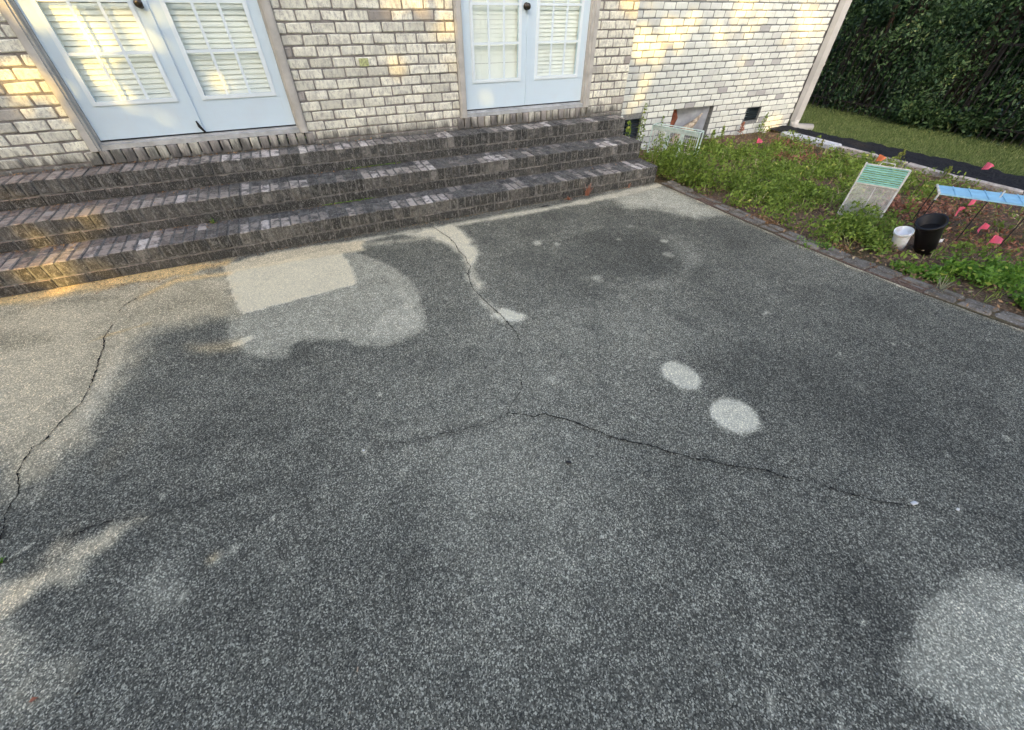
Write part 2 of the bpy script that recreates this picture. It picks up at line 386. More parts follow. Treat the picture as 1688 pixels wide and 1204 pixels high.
# lower right patch
add(G([(1476,1090),(1488,1060),(1500,1035),(1515,1012),(1523,1000),(1512,986),(1560,962),(1600,950),(1634,941),(1688,958),(1760,980),(1800,1260),(1640,1240),(1603,1181),(1546,1146),(1504,1127)]), .40, .035, .06)
add(G([(1484,1090),(1500,1060),(1530,1050),(1540,1100),(1530,1140),(1504,1127)]), .48, .03, .03)
# tan zones lower left
add(G([(-40,985),(40,935),(100,905),(180,884),(190,890),(160,915),(140,945),(130,968),(95,975),(70,1000),(20,1030),(-40,1050)]), .72, .10, .22, .30)
add(G([(-40,1010),(30,1015),(60,1070),(62,1120),(35,1170),(-40,1200)]), .62, .10, .15, .20)
add(G([(230,940),(290,930),(310,990),(260,1010),(220,980)]), .26, .06, .1)
# broad faint lighter fan in the middle
add(G([(837,690),(900,720),(1000,800),(950,1000),(820,1204),(760,1204),(720,900),(740,740)]), .10, .25, .2)
add(G([(640,980),(900,960),(980,1204),(480,1204),(460,1100)]), .10, .25, .2)
# ring of dried water stain upper right
r_ = np.abs(np.hypot((Xg-2.35), (Yg-2.55)*1.1)-.62)-.02
clean = np.maximum(clean, .20*sm(r_+n1*.3, .10))
d_ = sm(np.hypot((Xg-2.35), (Yg-2.55))-.45+n1*.3, .2); dark = np.maximum(dark, .45*d_)
for px, py, rr, vv in ((887,400,.035,.62),(918,402,.025,.62),(1020,395,.03,.4),(1095,398,.03,.6),(1100,420,.035,.5),(983,458,.04,.6),(1020,460,.03,.35),(1040,373,.03,.4),(627,650,.010,.8),(600,744,.012,.9),(608,738,.008,.7),(1505,830,.014,1.0),(1513,836,.007,.9),(1577,841,.009,.9),(44,902,.012,.85),(910,627,.03,.35),(1030,490,.03,.3),(300,985,.02,.6),(290,962,.02,.5),(355,920,.02,.5),(385,905,.012,.5),(448,858,.006,.7),(270,818,.012,.55),(236,857,.008,.6),(1660,722,.012,.5),(1530,720,.01,.5),(1245,588,.01,.5),(895,775,.01,.5),(965,740,.006,.7),(1420,640,.05,.2)):
    x0, y0, _ = gz(px, py); d0 = np.hypot(Xg-x0, Yg-y0)-rr; clean = np.maximum(clean, vv*sm(d0+(n1+n2_)*rr*1.6, rr*.6))
rq = np.random.default_rng(71)                     # small scuffs and lichen flecks
for _ in range(170):
    x0, y0 = rq.uniform(-2.4, 4.0), rq.uniform(-1.0, 3.8); an = rq.uniform(0, 3.14); ll = rq.uniform(.005, .06)
    sx = (np.abs(Xg-x0) < .15) & (np.abs(Yg-y0) < .15)
    dd = sdf_line(Xg[sx], Yg[sx], [(x0, y0, .002), (x0+ll*math.cos(an), y0+ll*math.sin(an), .001)]); clean[sx] = np.maximum(clean[sx], rq.uniform(.25, .75)*sm(dd+n2_[sx]*.03, .012))
for _ in range(90):
    x0, y0 = rq.uniform(-2.4, 4.0), rq.uniform(-1.0, 3.8); rr = rq.uniform(.03, .14)
    dark = np.maximum(dark, rq.uniform(.1, .3)*sm(np.hypot(Xg-x0, Yg-y0)-rr+n1*.2, rr*.7))
x0, y0, _ = gz(350, 920); warm = np.maximum(warm, .6*sm(np.hypot(Xg-x0, Yg-y0)-.02, .02))
base_ = .15+.16*n3_
for px, py, rr, vv in ((950,560,1.1,.17),(800,790,.55,.12),(640,640,.8,.10),(420,760,.7,.00),(250,700,.4,.06),(1000,900,.6,.05),(700,450,.7,.06),(1250,460,.8,.05),(1500,600,.9,-.05),(950,1130,.35,-.05),(620,1050,.35,-.04),(1430,1000,.25,-.07),(1400,420,.5,.06)):
    c_ = gz(px, py); base_ = base_+vv*np.exp(-((Xg-c_[0])**2+(Yg-c_[1])**2)/(rr*rr))
clean = np.where(clean > .42, clean*1.13, clean*1.25)
clean = np.clip(clean+base_*(1-np.clip(clean*1.4, 0, 1)), 0, 1)
# edge by the garden: dusty pale
de = EX-Xg; clean = np.maximum(clean, (.55+n1)*sm(de+n2_*.08, .035, .02)); warm = np.maximum(warm, .25*sm(de+n2_*.08, .05, .04))
clean = np.maximum(clean, .30*sm(de+n1*.3, .12, .05)*(Yg > 0))
# dark line of grime along the left going crack
CR_LEFT = [(835,683),(818,694),(790,702),(760,710),(735,714),(705,724),(668,729),(640,733),(612,741),(585,750),(540,763),(500,774),(460,788),(420,801),(350,822),(290,836),(240,852),(195,857),(150,870),(110,885),(60,905),(20,925),(-30,938)]
CR_RIGHT = [(835,683),(850,682),(865,684),(880,688),(890,684),(898,684),(940,694),(975,708),(1010,722),(1040,729),(1080,737),(1105,747),(1130,752),(1150,758),(1165,757),(1180,763),(1200,768),(1230,772),(1262,775),(1290,787),(1330,795),(1350,799),(1390,812),(1440,826),(1500,834),(1560,840),(1620,850),(1700,862)]
CR_MID = [(712,374),(726,383),(740,392),(750,402),(757,415),(768,425),(770,433),(776,440),(772,450),(775,466),(780,477),(793,490),(803,500),(812,508),(826,520),(834,530),(845,541),(852,552),(857,562),(855,575),(861,590),(863,605),(859,622),(861,640),(852,655),(845,664),(841,673),(835,683)]
CR_FAR = [(300,458),(262,470),(240,485),(212,500),(200,508),(193,525),(183,541),(172,557),(172,572),(163,595),(160,610),(148,640),(135,665),(122,676),(105,692),(85,715),(66,733),(54,738),(46,752),(38,765),(30,780),(33,800),(30,818),(18,833),(9,850),(8,870),(2,890)]
dl = sdf_line(Xg, Yg, GL([(x, y, .012) for x, y in CR_LEFT])); dark = np.maximum(dark, .42*sm(dl+n1*.06, .03))
dl = sdf_line(Xg, Yg, GL([(x, y, .010) for x, y in CR_RIGHT])); dark = np.maximum(dark, .4*sm(dl+n1*.06, .025))
for q in ([(1130,590),(1240,560),(1500,640),(1600,760),(1350,700)], [(640,850),(700,800),(720,960),(640,1000)], [(1420,980),(1515,985),(1515,1010),(1480,1060),(1440,1060)], [(820,430),(960,380),(1080,380),(1100,440),(980,500)]):
    dark = np.maximum(dark, .30*sm(sdf_poly(Xg, Yg, G(q))+n1*.25, .14))
Zg = (fbm(Xg, Yg, 2.5, 5)-.5)*.006
nr, nc = Xg.shape
V = np.stack([Xg.ravel(), Yg.ravel(), Zg.ravel()], 1)
ii = np.arange(nr*nc).reshape(nr, nc)
F = np.stack([ii[:-1, :-1].ravel(), ii[:-1, 1:].ravel(), ii[1:, 1:].ravel(), ii[1:, :-1].ravel()], 1)
wd = Xg[:-1, 1:].ravel()-Xg[:-1, :-1].ravel(); F = F[wd > 1e-6]
patio = npmesh('patio', V, F, MP); tag(patio, kind='structure')
patio.data.polygons.foreach_set('use_smooth', [True]*len(patio.data.polygons))
for nm, arr in (('clean', clean), ('warm', warm), ('dark', dark)):
    a = patio.data.attributes.new(nm, 'FLOAT', 'POINT'); a.data.foreach_set('value', arr.ravel().astype(np.float32))
sb = MB(); e_ = [(edge_x(y), y) for y in np.arange(-5, 3.9, .1)]
for (xa, ya), (xb, yb) in zip(e_[:-1], e_[1:]): sb.quad([(xa, ya, .0), (xa, ya, -.1), (xb, yb, -.1), (xb, yb, .0)])
sb.build('slab_side', MP, patio)

def crack(pts, w0, w1, seed, gap=0.0):
    rnd = random.Random(seed); P = [Vector(gz(*p)) for p in pts]; Q = []
    for a, b in zip(P[:-1], P[1:]):
        n = max(2, int((b-a).length/.012)); nn = Vector((-(b-a).y, (b-a).x, 0)).normalized()
        for i in range(n): Q.append(a+(b-a)*(i/n)+nn*rnd.gauss(0, .0022))
    Q.append(P[-1]); mb = MB(); N = len(Q); zz = .0045
    def wd(i):
        t = i/N; base = w0+(w1-w0)*t
        g = hsh(math.floor(i/7)+seed*13.1, 3)
        return 0 if g < gap else base*(.30+1.0*rnd.random()+(1.8*rnd.random() if rnd.random() < .10 else 0))
    L_ = []
    for i in range(N):
        d = (Q[min(i+1, N-1)]-Q[max(i-1, 0)]).normalized(); nn = Vector((-d.y, d.x, 0)); w_ = wd(i)/2
        L_.append((Q[i]+nn*w_, Q[i]-nn*w_, w_))
    for (a, b, wa), (c, d, wb) in zip(L_[:-1], L_[1:]):
        if wa+wb <= 0: continue
        mb.quad([(a.x, a.y, zz), (b.x, b.y, zz), (d.x, d.y, zz), (c.x, c.y, zz)])
    return mb.build('crack', MCR, patio)
MCR = m_crack()
crack(CR_RIGHT[:20], .0055, .0045, 1, .05); crack(CR_RIGHT[19:], .005, .002, 2, .45)
crack(CR_MID[:17], .006, .0055, 3, .03); crack(CR_MID[16:], .0045, .003, 4, .35)
crack(CR_FAR[:8], .004, .006, 5, .3); crack(CR_FAR[7:], .006, .0045, 6, .05)
crack(CR_LEFT[:4], .004, .003, 7, .25); crack(CR_LEFT[3:12], .003, .003, 8, .45); crack(CR_LEFT[11:], .003, .003, 9, .55)
crack([(1155,744),(1163,752),(1168,758)], .003, .003, 11)

# ------------------------------------------------------------------ brick steps
def near(p, L, r): return min((math.hypot(p[0]-q[0], (p[1]-q[1])) for q in L), default=9) < r
WORN = [[(1.10,3.96),(1.44,4.03),(3.64,4.05),(-.58,3.96),(-.50,3.96),(-.89,3.98),(-1.31,3.98)],
        [(.67,4.33),(.60,4.33),(1.10,4.30),(1.90,4.31),(3.36,4.34),(3.50,4.34),(3.8,4.32),(-1.0,4.35),(-.90,4.35),(0,4.30),(-.45,4.3),(.15,4.3)],
        [(1.64,4.65),(2.26,4.66),(2.77,4.66),(3.32,4.66),(.45,4.66),(.59,4.66),(.04,4.66),(-.57,4.66),(-.28,4.66),(-.4,4.66),(1.5,4.66)]]
steps = empty('brick_steps', (0, SY[0], 0)); tag(steps, 'three long blackened brick steps below the two french doors', 'steps')
steps.matrix_world = Matrix.Translation((0, SY[0], 0))
rs = random.Random(5); LX = -5.2
for k in range(3):
    y0 = SY[k]; yb = SY[k+1] if k < 2 else WY; xe = SXE[k]; zt = RISE*(k+1); zb = RISE*k
    mm = MB(); mm.tone = .3; mm.box(LX, xe-.004, y0+.006-SY[0], (yb+.30 if k < 2 else WY+.02)-SY[0], zb-.05 if k else -.12, zt-.005)
    core = mm.build('step_core', MMS if 'MMS' in globals() else m_mortar((.075, .074, .068), (.20, .195, .18)), steps)
    MMS = core.data.materials[0]
    mb = MB()
    hb = .078                                     # stretcher course under the nosing
    x = LX
    while x < xe-.05:                             # stretchers
        x2 = min(x+.2032-.010, xe-.0); mb.tone = rs.uniform(.05, .62)
        mb.brick(x, x2, y0-SY[0], y0+.09-SY[0], zb+.004, zb+hb, .004, .0015, rs); x += .2032
    yy = y0+.09                                   # return of the right end
    while yy < (yb+.35 if k < 2 else WY):
        mb.tone = rs.uniform(.1, .5); mb.brick(xe-.09, xe, yy+.01-SY[0], min(yy+.2032, yb+.36)-SY[0], zb+.004, zb+hb, .004, .0015, rs); yy += .2032
    x = LX; i = 0
    while x < xe-.03:                             # rowlock nosing, laid on edge, running back from the front
        x2 = min(x+.0813-.011, xe); j = rs.uniform(-.004, .004); dz = rs.uniform(-.004, .003)
        cxm = (x+x2)/2
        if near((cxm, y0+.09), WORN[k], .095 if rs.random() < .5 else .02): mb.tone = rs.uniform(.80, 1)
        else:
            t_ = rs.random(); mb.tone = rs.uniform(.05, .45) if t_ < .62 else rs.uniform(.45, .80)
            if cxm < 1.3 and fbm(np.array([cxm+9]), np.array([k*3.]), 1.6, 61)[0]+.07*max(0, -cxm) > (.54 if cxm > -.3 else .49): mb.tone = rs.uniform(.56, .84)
        mb.brick(x, x2, y0+j-SY[0], y0+.197-SY[0], zb+hb+.010, zt+dz, .005, .002, rs); x += .0813; i += 1
    x = LX                                        # second row behind, up to the next riser
    while x < xe-.03:
        x2 = min(x+.0813-.011, xe); mb.tone = rs.uniform(.05, .40) if rs.random() < .75 else rs.uniform(.4, .7)
        if near(((x+x2)/2, y0+.09), WORN[k], .10) and rs.random() < .3: mb.tone = .85
        dz = rs.uniform(-.005, .001); mb.brick(x, x2, y0+.207-SY[0], yb+(.06 if k < 2 else .01)-SY[0], zb+hb+.010, zt+dz, .005, .002, rs); x += .0813
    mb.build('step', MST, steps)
# leaf litter and dirt lying in the corners of the treads
MLIT = m_leaf('dry_leaf_litter', (.16, .085, .045), (.36, .22, .11), (.55, .44, .26), .8, .1)
def litter(name, pts, size, parent=None, seed=0, mat=None):
    rnd = np.random.default_rng(seed); P = np.asarray(pts); n = len(P); s_ = size*rnd.uniform(.5, 1.3, n); th = rnd.uniform(0, 6.28, n)
    ti = rnd.uniform(-.5, .5, (n, 2)); a = np.stack([np.cos(th), np.sin(th), ti[:, 0]], 1)*s_[:, None]; b = np.stack([-np.sin(th), np.cos(th), ti[:, 1]], 1)*(s_*rnd.uniform(.2, .6, n))[:, None]
    V = np.stack([P-a, P-b*.9, P+a, P+b], 1).reshape(-1, 3); F = np.arange(4*n).reshape(n, 4)
    return npmesh(name, V, F, mat or MLIT, parent, rnd.random(n))
rn = np.random.default_rng(3); pts = []
for k in range(3):
    yb = SY[k+1] if k < 2 else WY
    n = 1500; xs = rn.uniform(-3.2, 3.8, n); dens = np.clip(.35-.25*xs, .08, 1); keep = (rn.random(n) < dens) & (fbm(xs, xs*0+k, 2, 9) > .42)
    xs = xs[keep]; ys2 = yb-np.abs(rn.exponential(.035, len(xs)))-.005
    pts += [(x, y, RISE*(k+1)+.006) for x, y in zip(xs, ys2)]
lit = litter('leaf_litter', pts, .011, seed=4); tag(lit, 'brown leaf crumbs and dirt lying at the back of the brick treads', 'leaf litter', kind='stuff')
pts = []
for _ in range(900):
    t_ = rn.random(); x = -3.2+t_*7; pts.append((x, SY[0]-abs(rn.exponential(.03))-.003, .006))
for _ in range(500):
    p = gz(rn.uniform(150, 380), 0+1); a = rn.random(); q = gz(150+a*230, 478-a*42+rn.normal(0, 6)); pts.append((q[0], q[1], .006))
lit2 = litter('dirt_crumbs', pts, .007, seed=6); tag(lit2, 'brown crumbs of dirt along the foot of the bottom step', 'dirt', kind='stuff')

# ------------------------------------------------------------------ house
house = empty('brick_house', (0, WY, 0)); tag(house, 'white washed brick house wall with two pairs of white french doors', 'house')
HY = WY
def hp(mb, name, mat, parent=None, smooth=False):   # house part: geometry given in world coords
    mb.v = [(x, y-HY, z) for x, y, z in mb.v]; return mb.build(name, mat, parent or house, smooth)
CO = .0813; ZB = 1.58776-12*CO*1.0                 # a bed joint lies at ZB
D1 = (-1.560, .140); D2 = (1.722, 3.397); ZS = .700; ZH = 2.87; TOPW = 3.3
rb = random.Random(11)
def brickwork(mb, x0, x1, z0, z1, yf, holes, phase, rnd, depth=.05, dark_p=.06):
    k0 = int(math.floor((z0-ZB)/CO)); k1 = int(math.ceil((z1-ZB)/CO))
    for k in range(k0, k1):
        a, b = ZB+k*CO+.0055, ZB+(k+1)*CO-.0055
        if b < z0+.01 or a > z1-.01: continue
        a, b = max(a, z0), min(b, z1)
        off = phase+(.1016 if k % 2 else 0)+rnd.uniform(-.006, .006)
        blocks = sorted([(h[0], h[1]) for h in holes if a < h[3]-.01 and b > h[2]+.01])
        spans = []; c = x0
        for h in blocks: spans.append((c, h[0])); c = h[1]
        spans.append((c, x1))
        for (s0, s1) in spans:
            n0 = math.floor((s0-off)/.2032); x = off+n0*.2032
            while x < s1:
                xa, xb = max(x+.0055, s0+.003), min(x+.2032-.0055, s1-.003)
                if xb-xa > .025:
                    mb.tone = rnd.uniform(0, .13) if rnd.random() < dark_p else rnd.uniform(.18, 1)
                    dy = rnd.uniform(-.003, .003)
                    mb.brick(xa, xb, yf+dy, yf+depth, a, b, .0055, .0028, rnd)
                x += .2032
CX = 3.955
holes = [(D1[0], D1[1], ZS-.10, ZH), (D2[0], D2[1], ZS-.10, ZH)]
mb = MB(); brickwork(mb, -5.6, CX, .40, TOPW, WY, holes, .31-.1016, rb)
for k in range(int((.3-ZB)/CO), int((TOPW-ZB)/CO)):  # return face of the projecting wing
    a, b = ZB+k*CO+.0055, ZB+(k+1)*CO-.0055; y = WY+.056+(.1 if k % 2 else 0)
    while y < 5.30:
        mb.tone = rb.uniform(.15, 1); mb.brick(CX-.05, CX, y, min(y+.192, 5.3), a, b, .005, .002, rb); y += .2032
hp(mb, 'front_wall', MBR)
mo = MB(); yf = WY+.007
for (xa, xb, za, zb) in ((-5.6, D1[0], 0, TOPW), (D1[1], D2[0], 0, TOPW), (D2[1], CX-.008, 0, TOPW), (D1[0], D1[1], 0, ZS-.105), (D1[0], D1[1], ZH, TOPW), (D2[0], D2[1], 0, ZS-.105), (D2[0], D2[1], ZH, TOPW)):
    mo.box(xa, xb, yf, WY+.20, za, zb)
mo.box(CX-.3, CX-.008, WY+.2, 5.35, -.1, TOPW)
hp(mo, 'mortar_bed', MMO)
for (xa, xb) in (D1, D2):                          # rowlock sills under the doors
    mb = MB(); x = xa-.04
    while x < xb+.02:
        mb.tone = rb.uniform(.0, .22); mb.brick(x, x+.070, WY-.012+rb.uniform(-.003, .003), WY+.15, ZS-.112, ZS-.008+rb.uniform(-.003, .003), .005, .002, rb); x += .0813
    hp(mb, 'door_sill', MBR)
# recessed right wall
RY = 5.30; RX1 = 8.20
ACC = (5.33, 6.17, -.12, .455); V1 = (6.98, 7.32, .17, .365); V0 = (4.38, 4.73, .10, .385)
mb = MB(); brickwork(mb, 3.9, RX1, -.12, TOPW, RY, [ACC, V1, V0], .05, rb, dark_p=.03); hp(mb, 'side_wall', MBP)
mo = MB(); y0, y1 = RY+.007, RY+.22
for (xa, xb, za, zb) in ((3.7, V0[0], -.15, TOPW), (V0[0], V0[1], -.15, V0[2]), (V0[0], V0[1], V0[3], TOPW), (V0[1], ACC[0], -.15, TOPW), (ACC[0], ACC[1], ACC[3], TOPW), (ACC[1], V1[0], -.15, TOPW), (V1[0], V1[1], -.15, V1[2]), (V1[0], V1[1], V1[3], TOPW), (V1[1], RX1-.005, -.15, TOPW)):
    mo.box(xa, xb, y0, y1, za, zb)
hp(mo, 'side_mortar_bed', m_mortar((.13, .14, .14), (.24, .25, .25)))
mb = MB(); brw = random.Random(3)                  # end wall of the house going back
for k in range(int((-.1-ZB)/CO), int((TOPW-ZB)/CO)):
    a, b = ZB+k*CO+.0055, ZB+(k+1)*CO-.0055; y = RY+.1+(.1 if k % 2 else 0)
    while y < RY+2.4: mb.tone = brw.uniform(.2, 1); mb.brick(RX1-.05, RX1, y, y+.192, a, b, .005, .002, brw); y += .2032
hp(mb, 'end_wall', MBP)
for h in (ACC, V1, V0):                            # dark hollow behind each opening
    dk = MB(); dk.box(h[0]-.1, h[1]+.1, RY+.40, RY+.42, h[2]-.1, h[3]+.1); dk.box(h[0]-.1, h[1]+.1, RY+.221, RY+.3999, h[2]-.12, h[2]-.1); hp(dk, 'crawl_space', MDARK)
for h in (D1, D2): dk = MB(); dk.box(h[0], h[1], WY+.26, WY+.27, .6, 2.9); hp(dk, 'dim_room', MDARK)
dk = MB(); dk.box(RX1-4.5, RX1-.051, RY+2.3, RY+2.35, -.1, TOPW); hp(dk, 'back_wall', MDARK)
MVI = m_simple('vent_iron', (.012, .020, .024), .5, .4)
for h in (V1, V0):                                 # vent louvres
    vg = MB()
    vg.box(h[0], h[1], RY+.03, RY+.04, h[2], h[2]+.012); vg.box(h[0], h[1], RY+.03, RY+.04, h[3]-.012, h[3])
    for i in range(1, 6):
        z = h[2]+(h[3]-h[2])*i/6; vg.quad([(h[0], RY+.035, z), (h[1], RY+.035, z), (h[1], RY+.055, z+.022), (h[0], RY+.055, z+.022)])
    hp(vg, 'foundation_vent', MVI)
# access opening: pale board, insulation, brown duct wrap
ab = MB(); ab.quad([(5.50, RY+.16, -.1), (6.12, RY+.06, -.1), (6.16, RY+.07, .45), (5.55, RY+.20, .45)]); ab.quad([(5.50, RY+.18, -.1), (5.55, RY+.22, .45), (6.16, RY+.09, .45), (6.12, RY+.08, -.1)])
hp(ab, 'access_board', m_simple('galvanised_board', (.34, .37, .42), .35, .6, .2, 5))
iw = MB(); rr_ = random.Random(8)
iw.tube([(5.36, RY+.10, -.05), (5.42, RY+.12, .15), (5.47, RY+.12, .32), (5.46, RY+.16, .44)], [.05, .06, .07, .05], 9)
hp(iw, 'duct_wrap', m_simple('rust_brown_wrap', (.26, .09, .05), .8, .2, .25, 12), None, True)
iw = MB(); iw.tube([(5.50, RY+.05, -.02), (5.62, RY+.05, .10), (5.74, RY+.04, .15), (5.86, RY+.03, .24), (5.98, RY+.03, .36)], [.05, .06, .07, .04, .008], 7)
iw.tube([(5.74, RY+.06, .12), (5.85, RY+.05, .10), (6.0, RY+.05, .06)], [.06, .05, .03], 7)
hp(iw, 'insulation_batt', m_simple('pale_insulation', (.55, .47, .36), .95, .1, .3, 25), None, True)
# right corner: downspout with elbow
db = MB(); dx0, dx1, dy0, dy1 = RX1+.005, RX1+.155, RY-.10, RY-.012
db.box(dx0, dx1, dy0, dy1, .10, TOPW)
for z in (.9, 2.1): db.box(dx0-.004, dx1+.004, dy0-.004, RY+.01, z, z+.03)
ds = hp(db, 'downspout', MDS)
eb = MB(); prof = [((dx0+dx1)/2, RY-.056, .11), ((dx0+dx1)/2+.005, RY-.06, .03), ((dx0+dx1)/2+.05, RY-.08, -.005), (RX1+.42, RY-.20, -.015)]
eb.tube(prof, [.072, .072, .066, .06], 10); e0 = hp(eb, 'elbow', MDS, ds, True)
cbm = MB(); cbm.box(RX1-.001, RX1+.004, RY-.008, RY+.10, -.1, TOPW); hp(cbm, 'corner_joint', m_simple('dark_corner_strip', (.12, .11, .11), .9, .1))  # thin dark strip between the brick corner and the downspout

# ------------------------------------------------------------------ french doors
MKN = m_simple('dark_bronze_knob', (.07, .06, .05), .3, .5, .1, 20, .8)
MTH = m_simple('aluminium_threshold', (.55, .57, .58), .4, .5, .15, 10, .3)
MRUB = m_simple('black_weatherstrip', (.02, .02, .02), .7, .3)
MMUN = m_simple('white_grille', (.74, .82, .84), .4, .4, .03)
def french_door(xa, xb, kx, kleaf, seed, closed_left):
    rnd = random.Random(seed)
    fr = MB(); cw = .072; y0 = WY-.022; yd = WY+.035
    # moulded casing: stepped boards
    for (x, s) in ((xa, 1), (xb, -1)):
        a, b = sorted((x, x+s*cw)); fr.box(a, b, y0, WY+.10, ZS-.008, ZH)
        a, b = sorted((x+s*.014, x+s*(cw-.016))); fr.box(a, b, y0-.012, y0+.0005, ZS-.004, ZH-.02)
    fr.box(xa+cw, xb-cw, y0, WY+.10, ZH-.075, ZH)
    f = hp(fr, 'french_door', MTRIM)
    f['label'] = 'white double door left of the brick pier' if kleaf == 0 else 'white double door near the wall corner'
    for (p, q) in ((xa+cw+.001, xa+cw+.016), (xb-cw-.016, xb-cw-.001)):
        jb = MB(); jb.box(p, q, yd-.015, WY+.12, ZS, ZH-.076); hp(jb, 'jamb', MTRIM, f)
    th = MB(); th.box(xa+cw+.002, xb-cw-.002, WY-.006, WY+.12, ZS-.006, ZS+.030); th.box(xa+cw+.002, xb-cw-.002, yd-.012, WY+.12, ZS+.0305, ZS+.046); hp(th, 'threshold', MTH, f)
    ws = MB(); ws.box(xa+cw+.016, xb-cw-.016, yd+.004, yd+.03, ZS+.047, ZS+.058); hp(ws, 'weatherstrip', MRUB, f)
    ia, ib = xa+cw+.018, xb-cw-.018; mid = (ia+ib)/2
    z0, z1 = ZS+.058, ZH-.08; gz0, gz1 = 1.022, 2.55
    for n, (la, lb) in enumerate(((ia, mid-.003), (mid+.003, ib))):
        st = .112; ga, gb = la+st, lb-st
        lf = MB(); lf.box(la, ga, yd, yd+.04, z0, z1); lf.box(gb, lb, yd, yd+.04, z0, z1); lf.box(ga, gb, yd, yd+.04, z0, gz0); lf.box(ga, gb, yd, yd+.04, gz1, z1)
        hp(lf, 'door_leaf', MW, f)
        gf = MB(); o = .024; yy = yd-.010             # raised plastic lite frame, mitred bevel
        for (p, q, r_, s_) in ((ga-o, ga+.004, gz0-o, gz1+o), (gb-.004, gb+o, gz0-o, gz1+o)):
            gf.box(p, q, yy, yd+.002, r_, s_)
        gf.box(ga+.0045, gb-.0045, yy, yd+.002, gz0-o, gz0+.004); gf.box(ga+.0045, gb-.0045, yy, yd+.002, gz1-.004, gz1+o)
        for zz_ in (gz0-o-.006, gz1+o): gf.box(ga-o-.003, gb+o+.003, yd-.004, yd+.001, zz_, zz_+.006)
        for xx_ in (ga-o-.006, gb+o): gf.box(xx_, xx_+.006, yd-.004, yd+.001, gz0-o, gz1+o)
        hp(gf, 'glass_frame', MMUN, f)
        g = MB(); g.quad([(ga, yd+.006, gz0), (gb, yd+.006, gz0), (gb, yd+.006, gz1), (ga, yd+.006, gz1)]); hp(g, 'glass_pane', MGL, f)
        mu = MB(); wm = .010
        for i in (1, 2):
            x = ga+(gb-ga)*i/3; mu.box(x-wm, x+wm, yd-.003, yd+.004, gz0, gz1)
        for i in range(1, 5):
            z = gz0+(gz1-gz0)*i/5
            for c_ in range(3):
                p, q = ga+(gb-ga)*c_/3+wm, ga+(gb-ga)*(c_+1)/3-wm
                if c_ == 0: p = ga
                if c_ == 2: q = gb
                mu.box(p, q, yd-.001, yd+.004, z-wm, z+wm)
        hp(mu, 'grille', MMUN, f)
        bl = MB(); pitch = .0355; tilt = R(75 if not (closed_left and n == 0) else 84); z = gz0+.012; hw = .0178
        while z < gz1:
            dz_, dy_ = hw*math.sin(tilt), hw*math.cos(tilt); j = rnd.uniform(-.0015, .0015); yc = yd+.058
            bl.quad([(ga-.02, yc-dy_, z+j-dz_), (gb+.02, yc-dy_, z+j-dz_), (gb+.02, yc, z+j+.002), (ga-.02, yc, z+j+.002)])
            bl.quad([(ga-.02, yc, z+j+.002), (gb+.02, yc, z+j+.002), (gb+.02, yc+dy_, z+j+dz_), (ga-.02, yc+dy_, z+j+dz_)])
            z += pitch
        for t_ in (.2, .8): bl.tube([(ga+(gb-ga)*t_, yd+.045, gz0), (ga+(gb-ga)*t_, yd+.045, gz1)], .0012, 4)
        hp(bl, 'blind', MBLIND, f)
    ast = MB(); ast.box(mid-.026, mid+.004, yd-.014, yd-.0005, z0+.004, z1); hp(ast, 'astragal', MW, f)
    if kleaf == 0:
        a2 = MB(); a2.tube([(mid-.028, yd-.016, z0+.09), (mid-.020, yd-.020, z0+.05), (mid-.004, yd-.022, z0+.02), (mid+.006, yd-.014, z0+.0)], [.006, .013, .011, .008], 6); hp(a2, 'torn_weatherstrip', MRUB, f)
    kn = MB(); kz = 1.617
    kn.lathe([(0, -.002), (.030, -.002), (.031, -.008), (.024, -.012), (.011, -.014), (.010, -.030), (.020, -.036), (.0275, -.046), (.0270, -.056), (.020, -.064), (.010, -.067), (0, -.067)], (kx, yd, kz), (0, 1, 0), 24)
    hp(kn, 'knob', MKN, f, True)
    kn = MB(); kn.lathe([(0, -.068), (.005, -.068), (.005, -.0685), (0, -.069)], (kx, yd, kz), (0, 1, 0), 10)
    return f
french_door(D1[0], D1[1], -.757, 0, 1, False)
french_door(D2[0], D2[1], 2.520, 1, 2, True)
lb = MB(); p = gy(600, 103, WY-.006)
lb.quad([(p[0]-.042, WY-.0065, p[2]-.03), (p[0]+.042, WY-.0065, p[2]-.03), (p[0]+.042, WY-.0065, p[2]+.03), (p[0]-.042, WY-.0065, p[2]+.03)])
lb.box(p[0]-.042, p[0]+.042, WY-.0063, WY-.002, p[2]-.03, p[2]+.03)
hp(lb, 'wall_tag', m_simple('faded_yellow_tag', (.58, .62, .30), .6, .3, .25, 60))

# ------------------------------------------------------------------ ground, garden bed, lawn
gb_ = MB()
def sheet(name, x0, x1, y0, y1, z, amp, step, mat, kind='structure', seed=0, fr=3):
    xs = np.arange(x0, x1+step/2, step); ys = np.arange(y0, y1+step/2, step); Xm, Ym = np.meshgrid(xs, ys); Zm = z+(fbm(Xm+40, Ym+40, fr, seed)-.5)*amp
    V = np.stack([Xm.ravel(), Ym.ravel(), Zm.ravel()], 1); ii = np.arange(Xm.size).reshape(Xm.shape)
    F = np.stack([ii[:-1, :-1].ravel(), ii[:-1, 1:].ravel(), ii[1:, 1:].ravel(), ii[1:, :-1].ravel()], 1)
    o = npmesh(name, V, F, mat); o.data.polygons.foreach_set('use_smooth', [True]*len(F)); return tag(o, kind=kind)
MLAWN = m_lawn(); MSOIL = m_soil()
sheet('ground', -150, 150, -150, 150, -.16, 0, 10, MLAWN)
sheet('lawn', 8.4, 14, -6, 11, -.055, .05, .12, MLAWN, seed=2)
sheet('garden_soil', 3.86, 7.75, -4, 5.31, -.035, .085, .05, MSOIL, seed=3)
MBM = m_blackmulch()
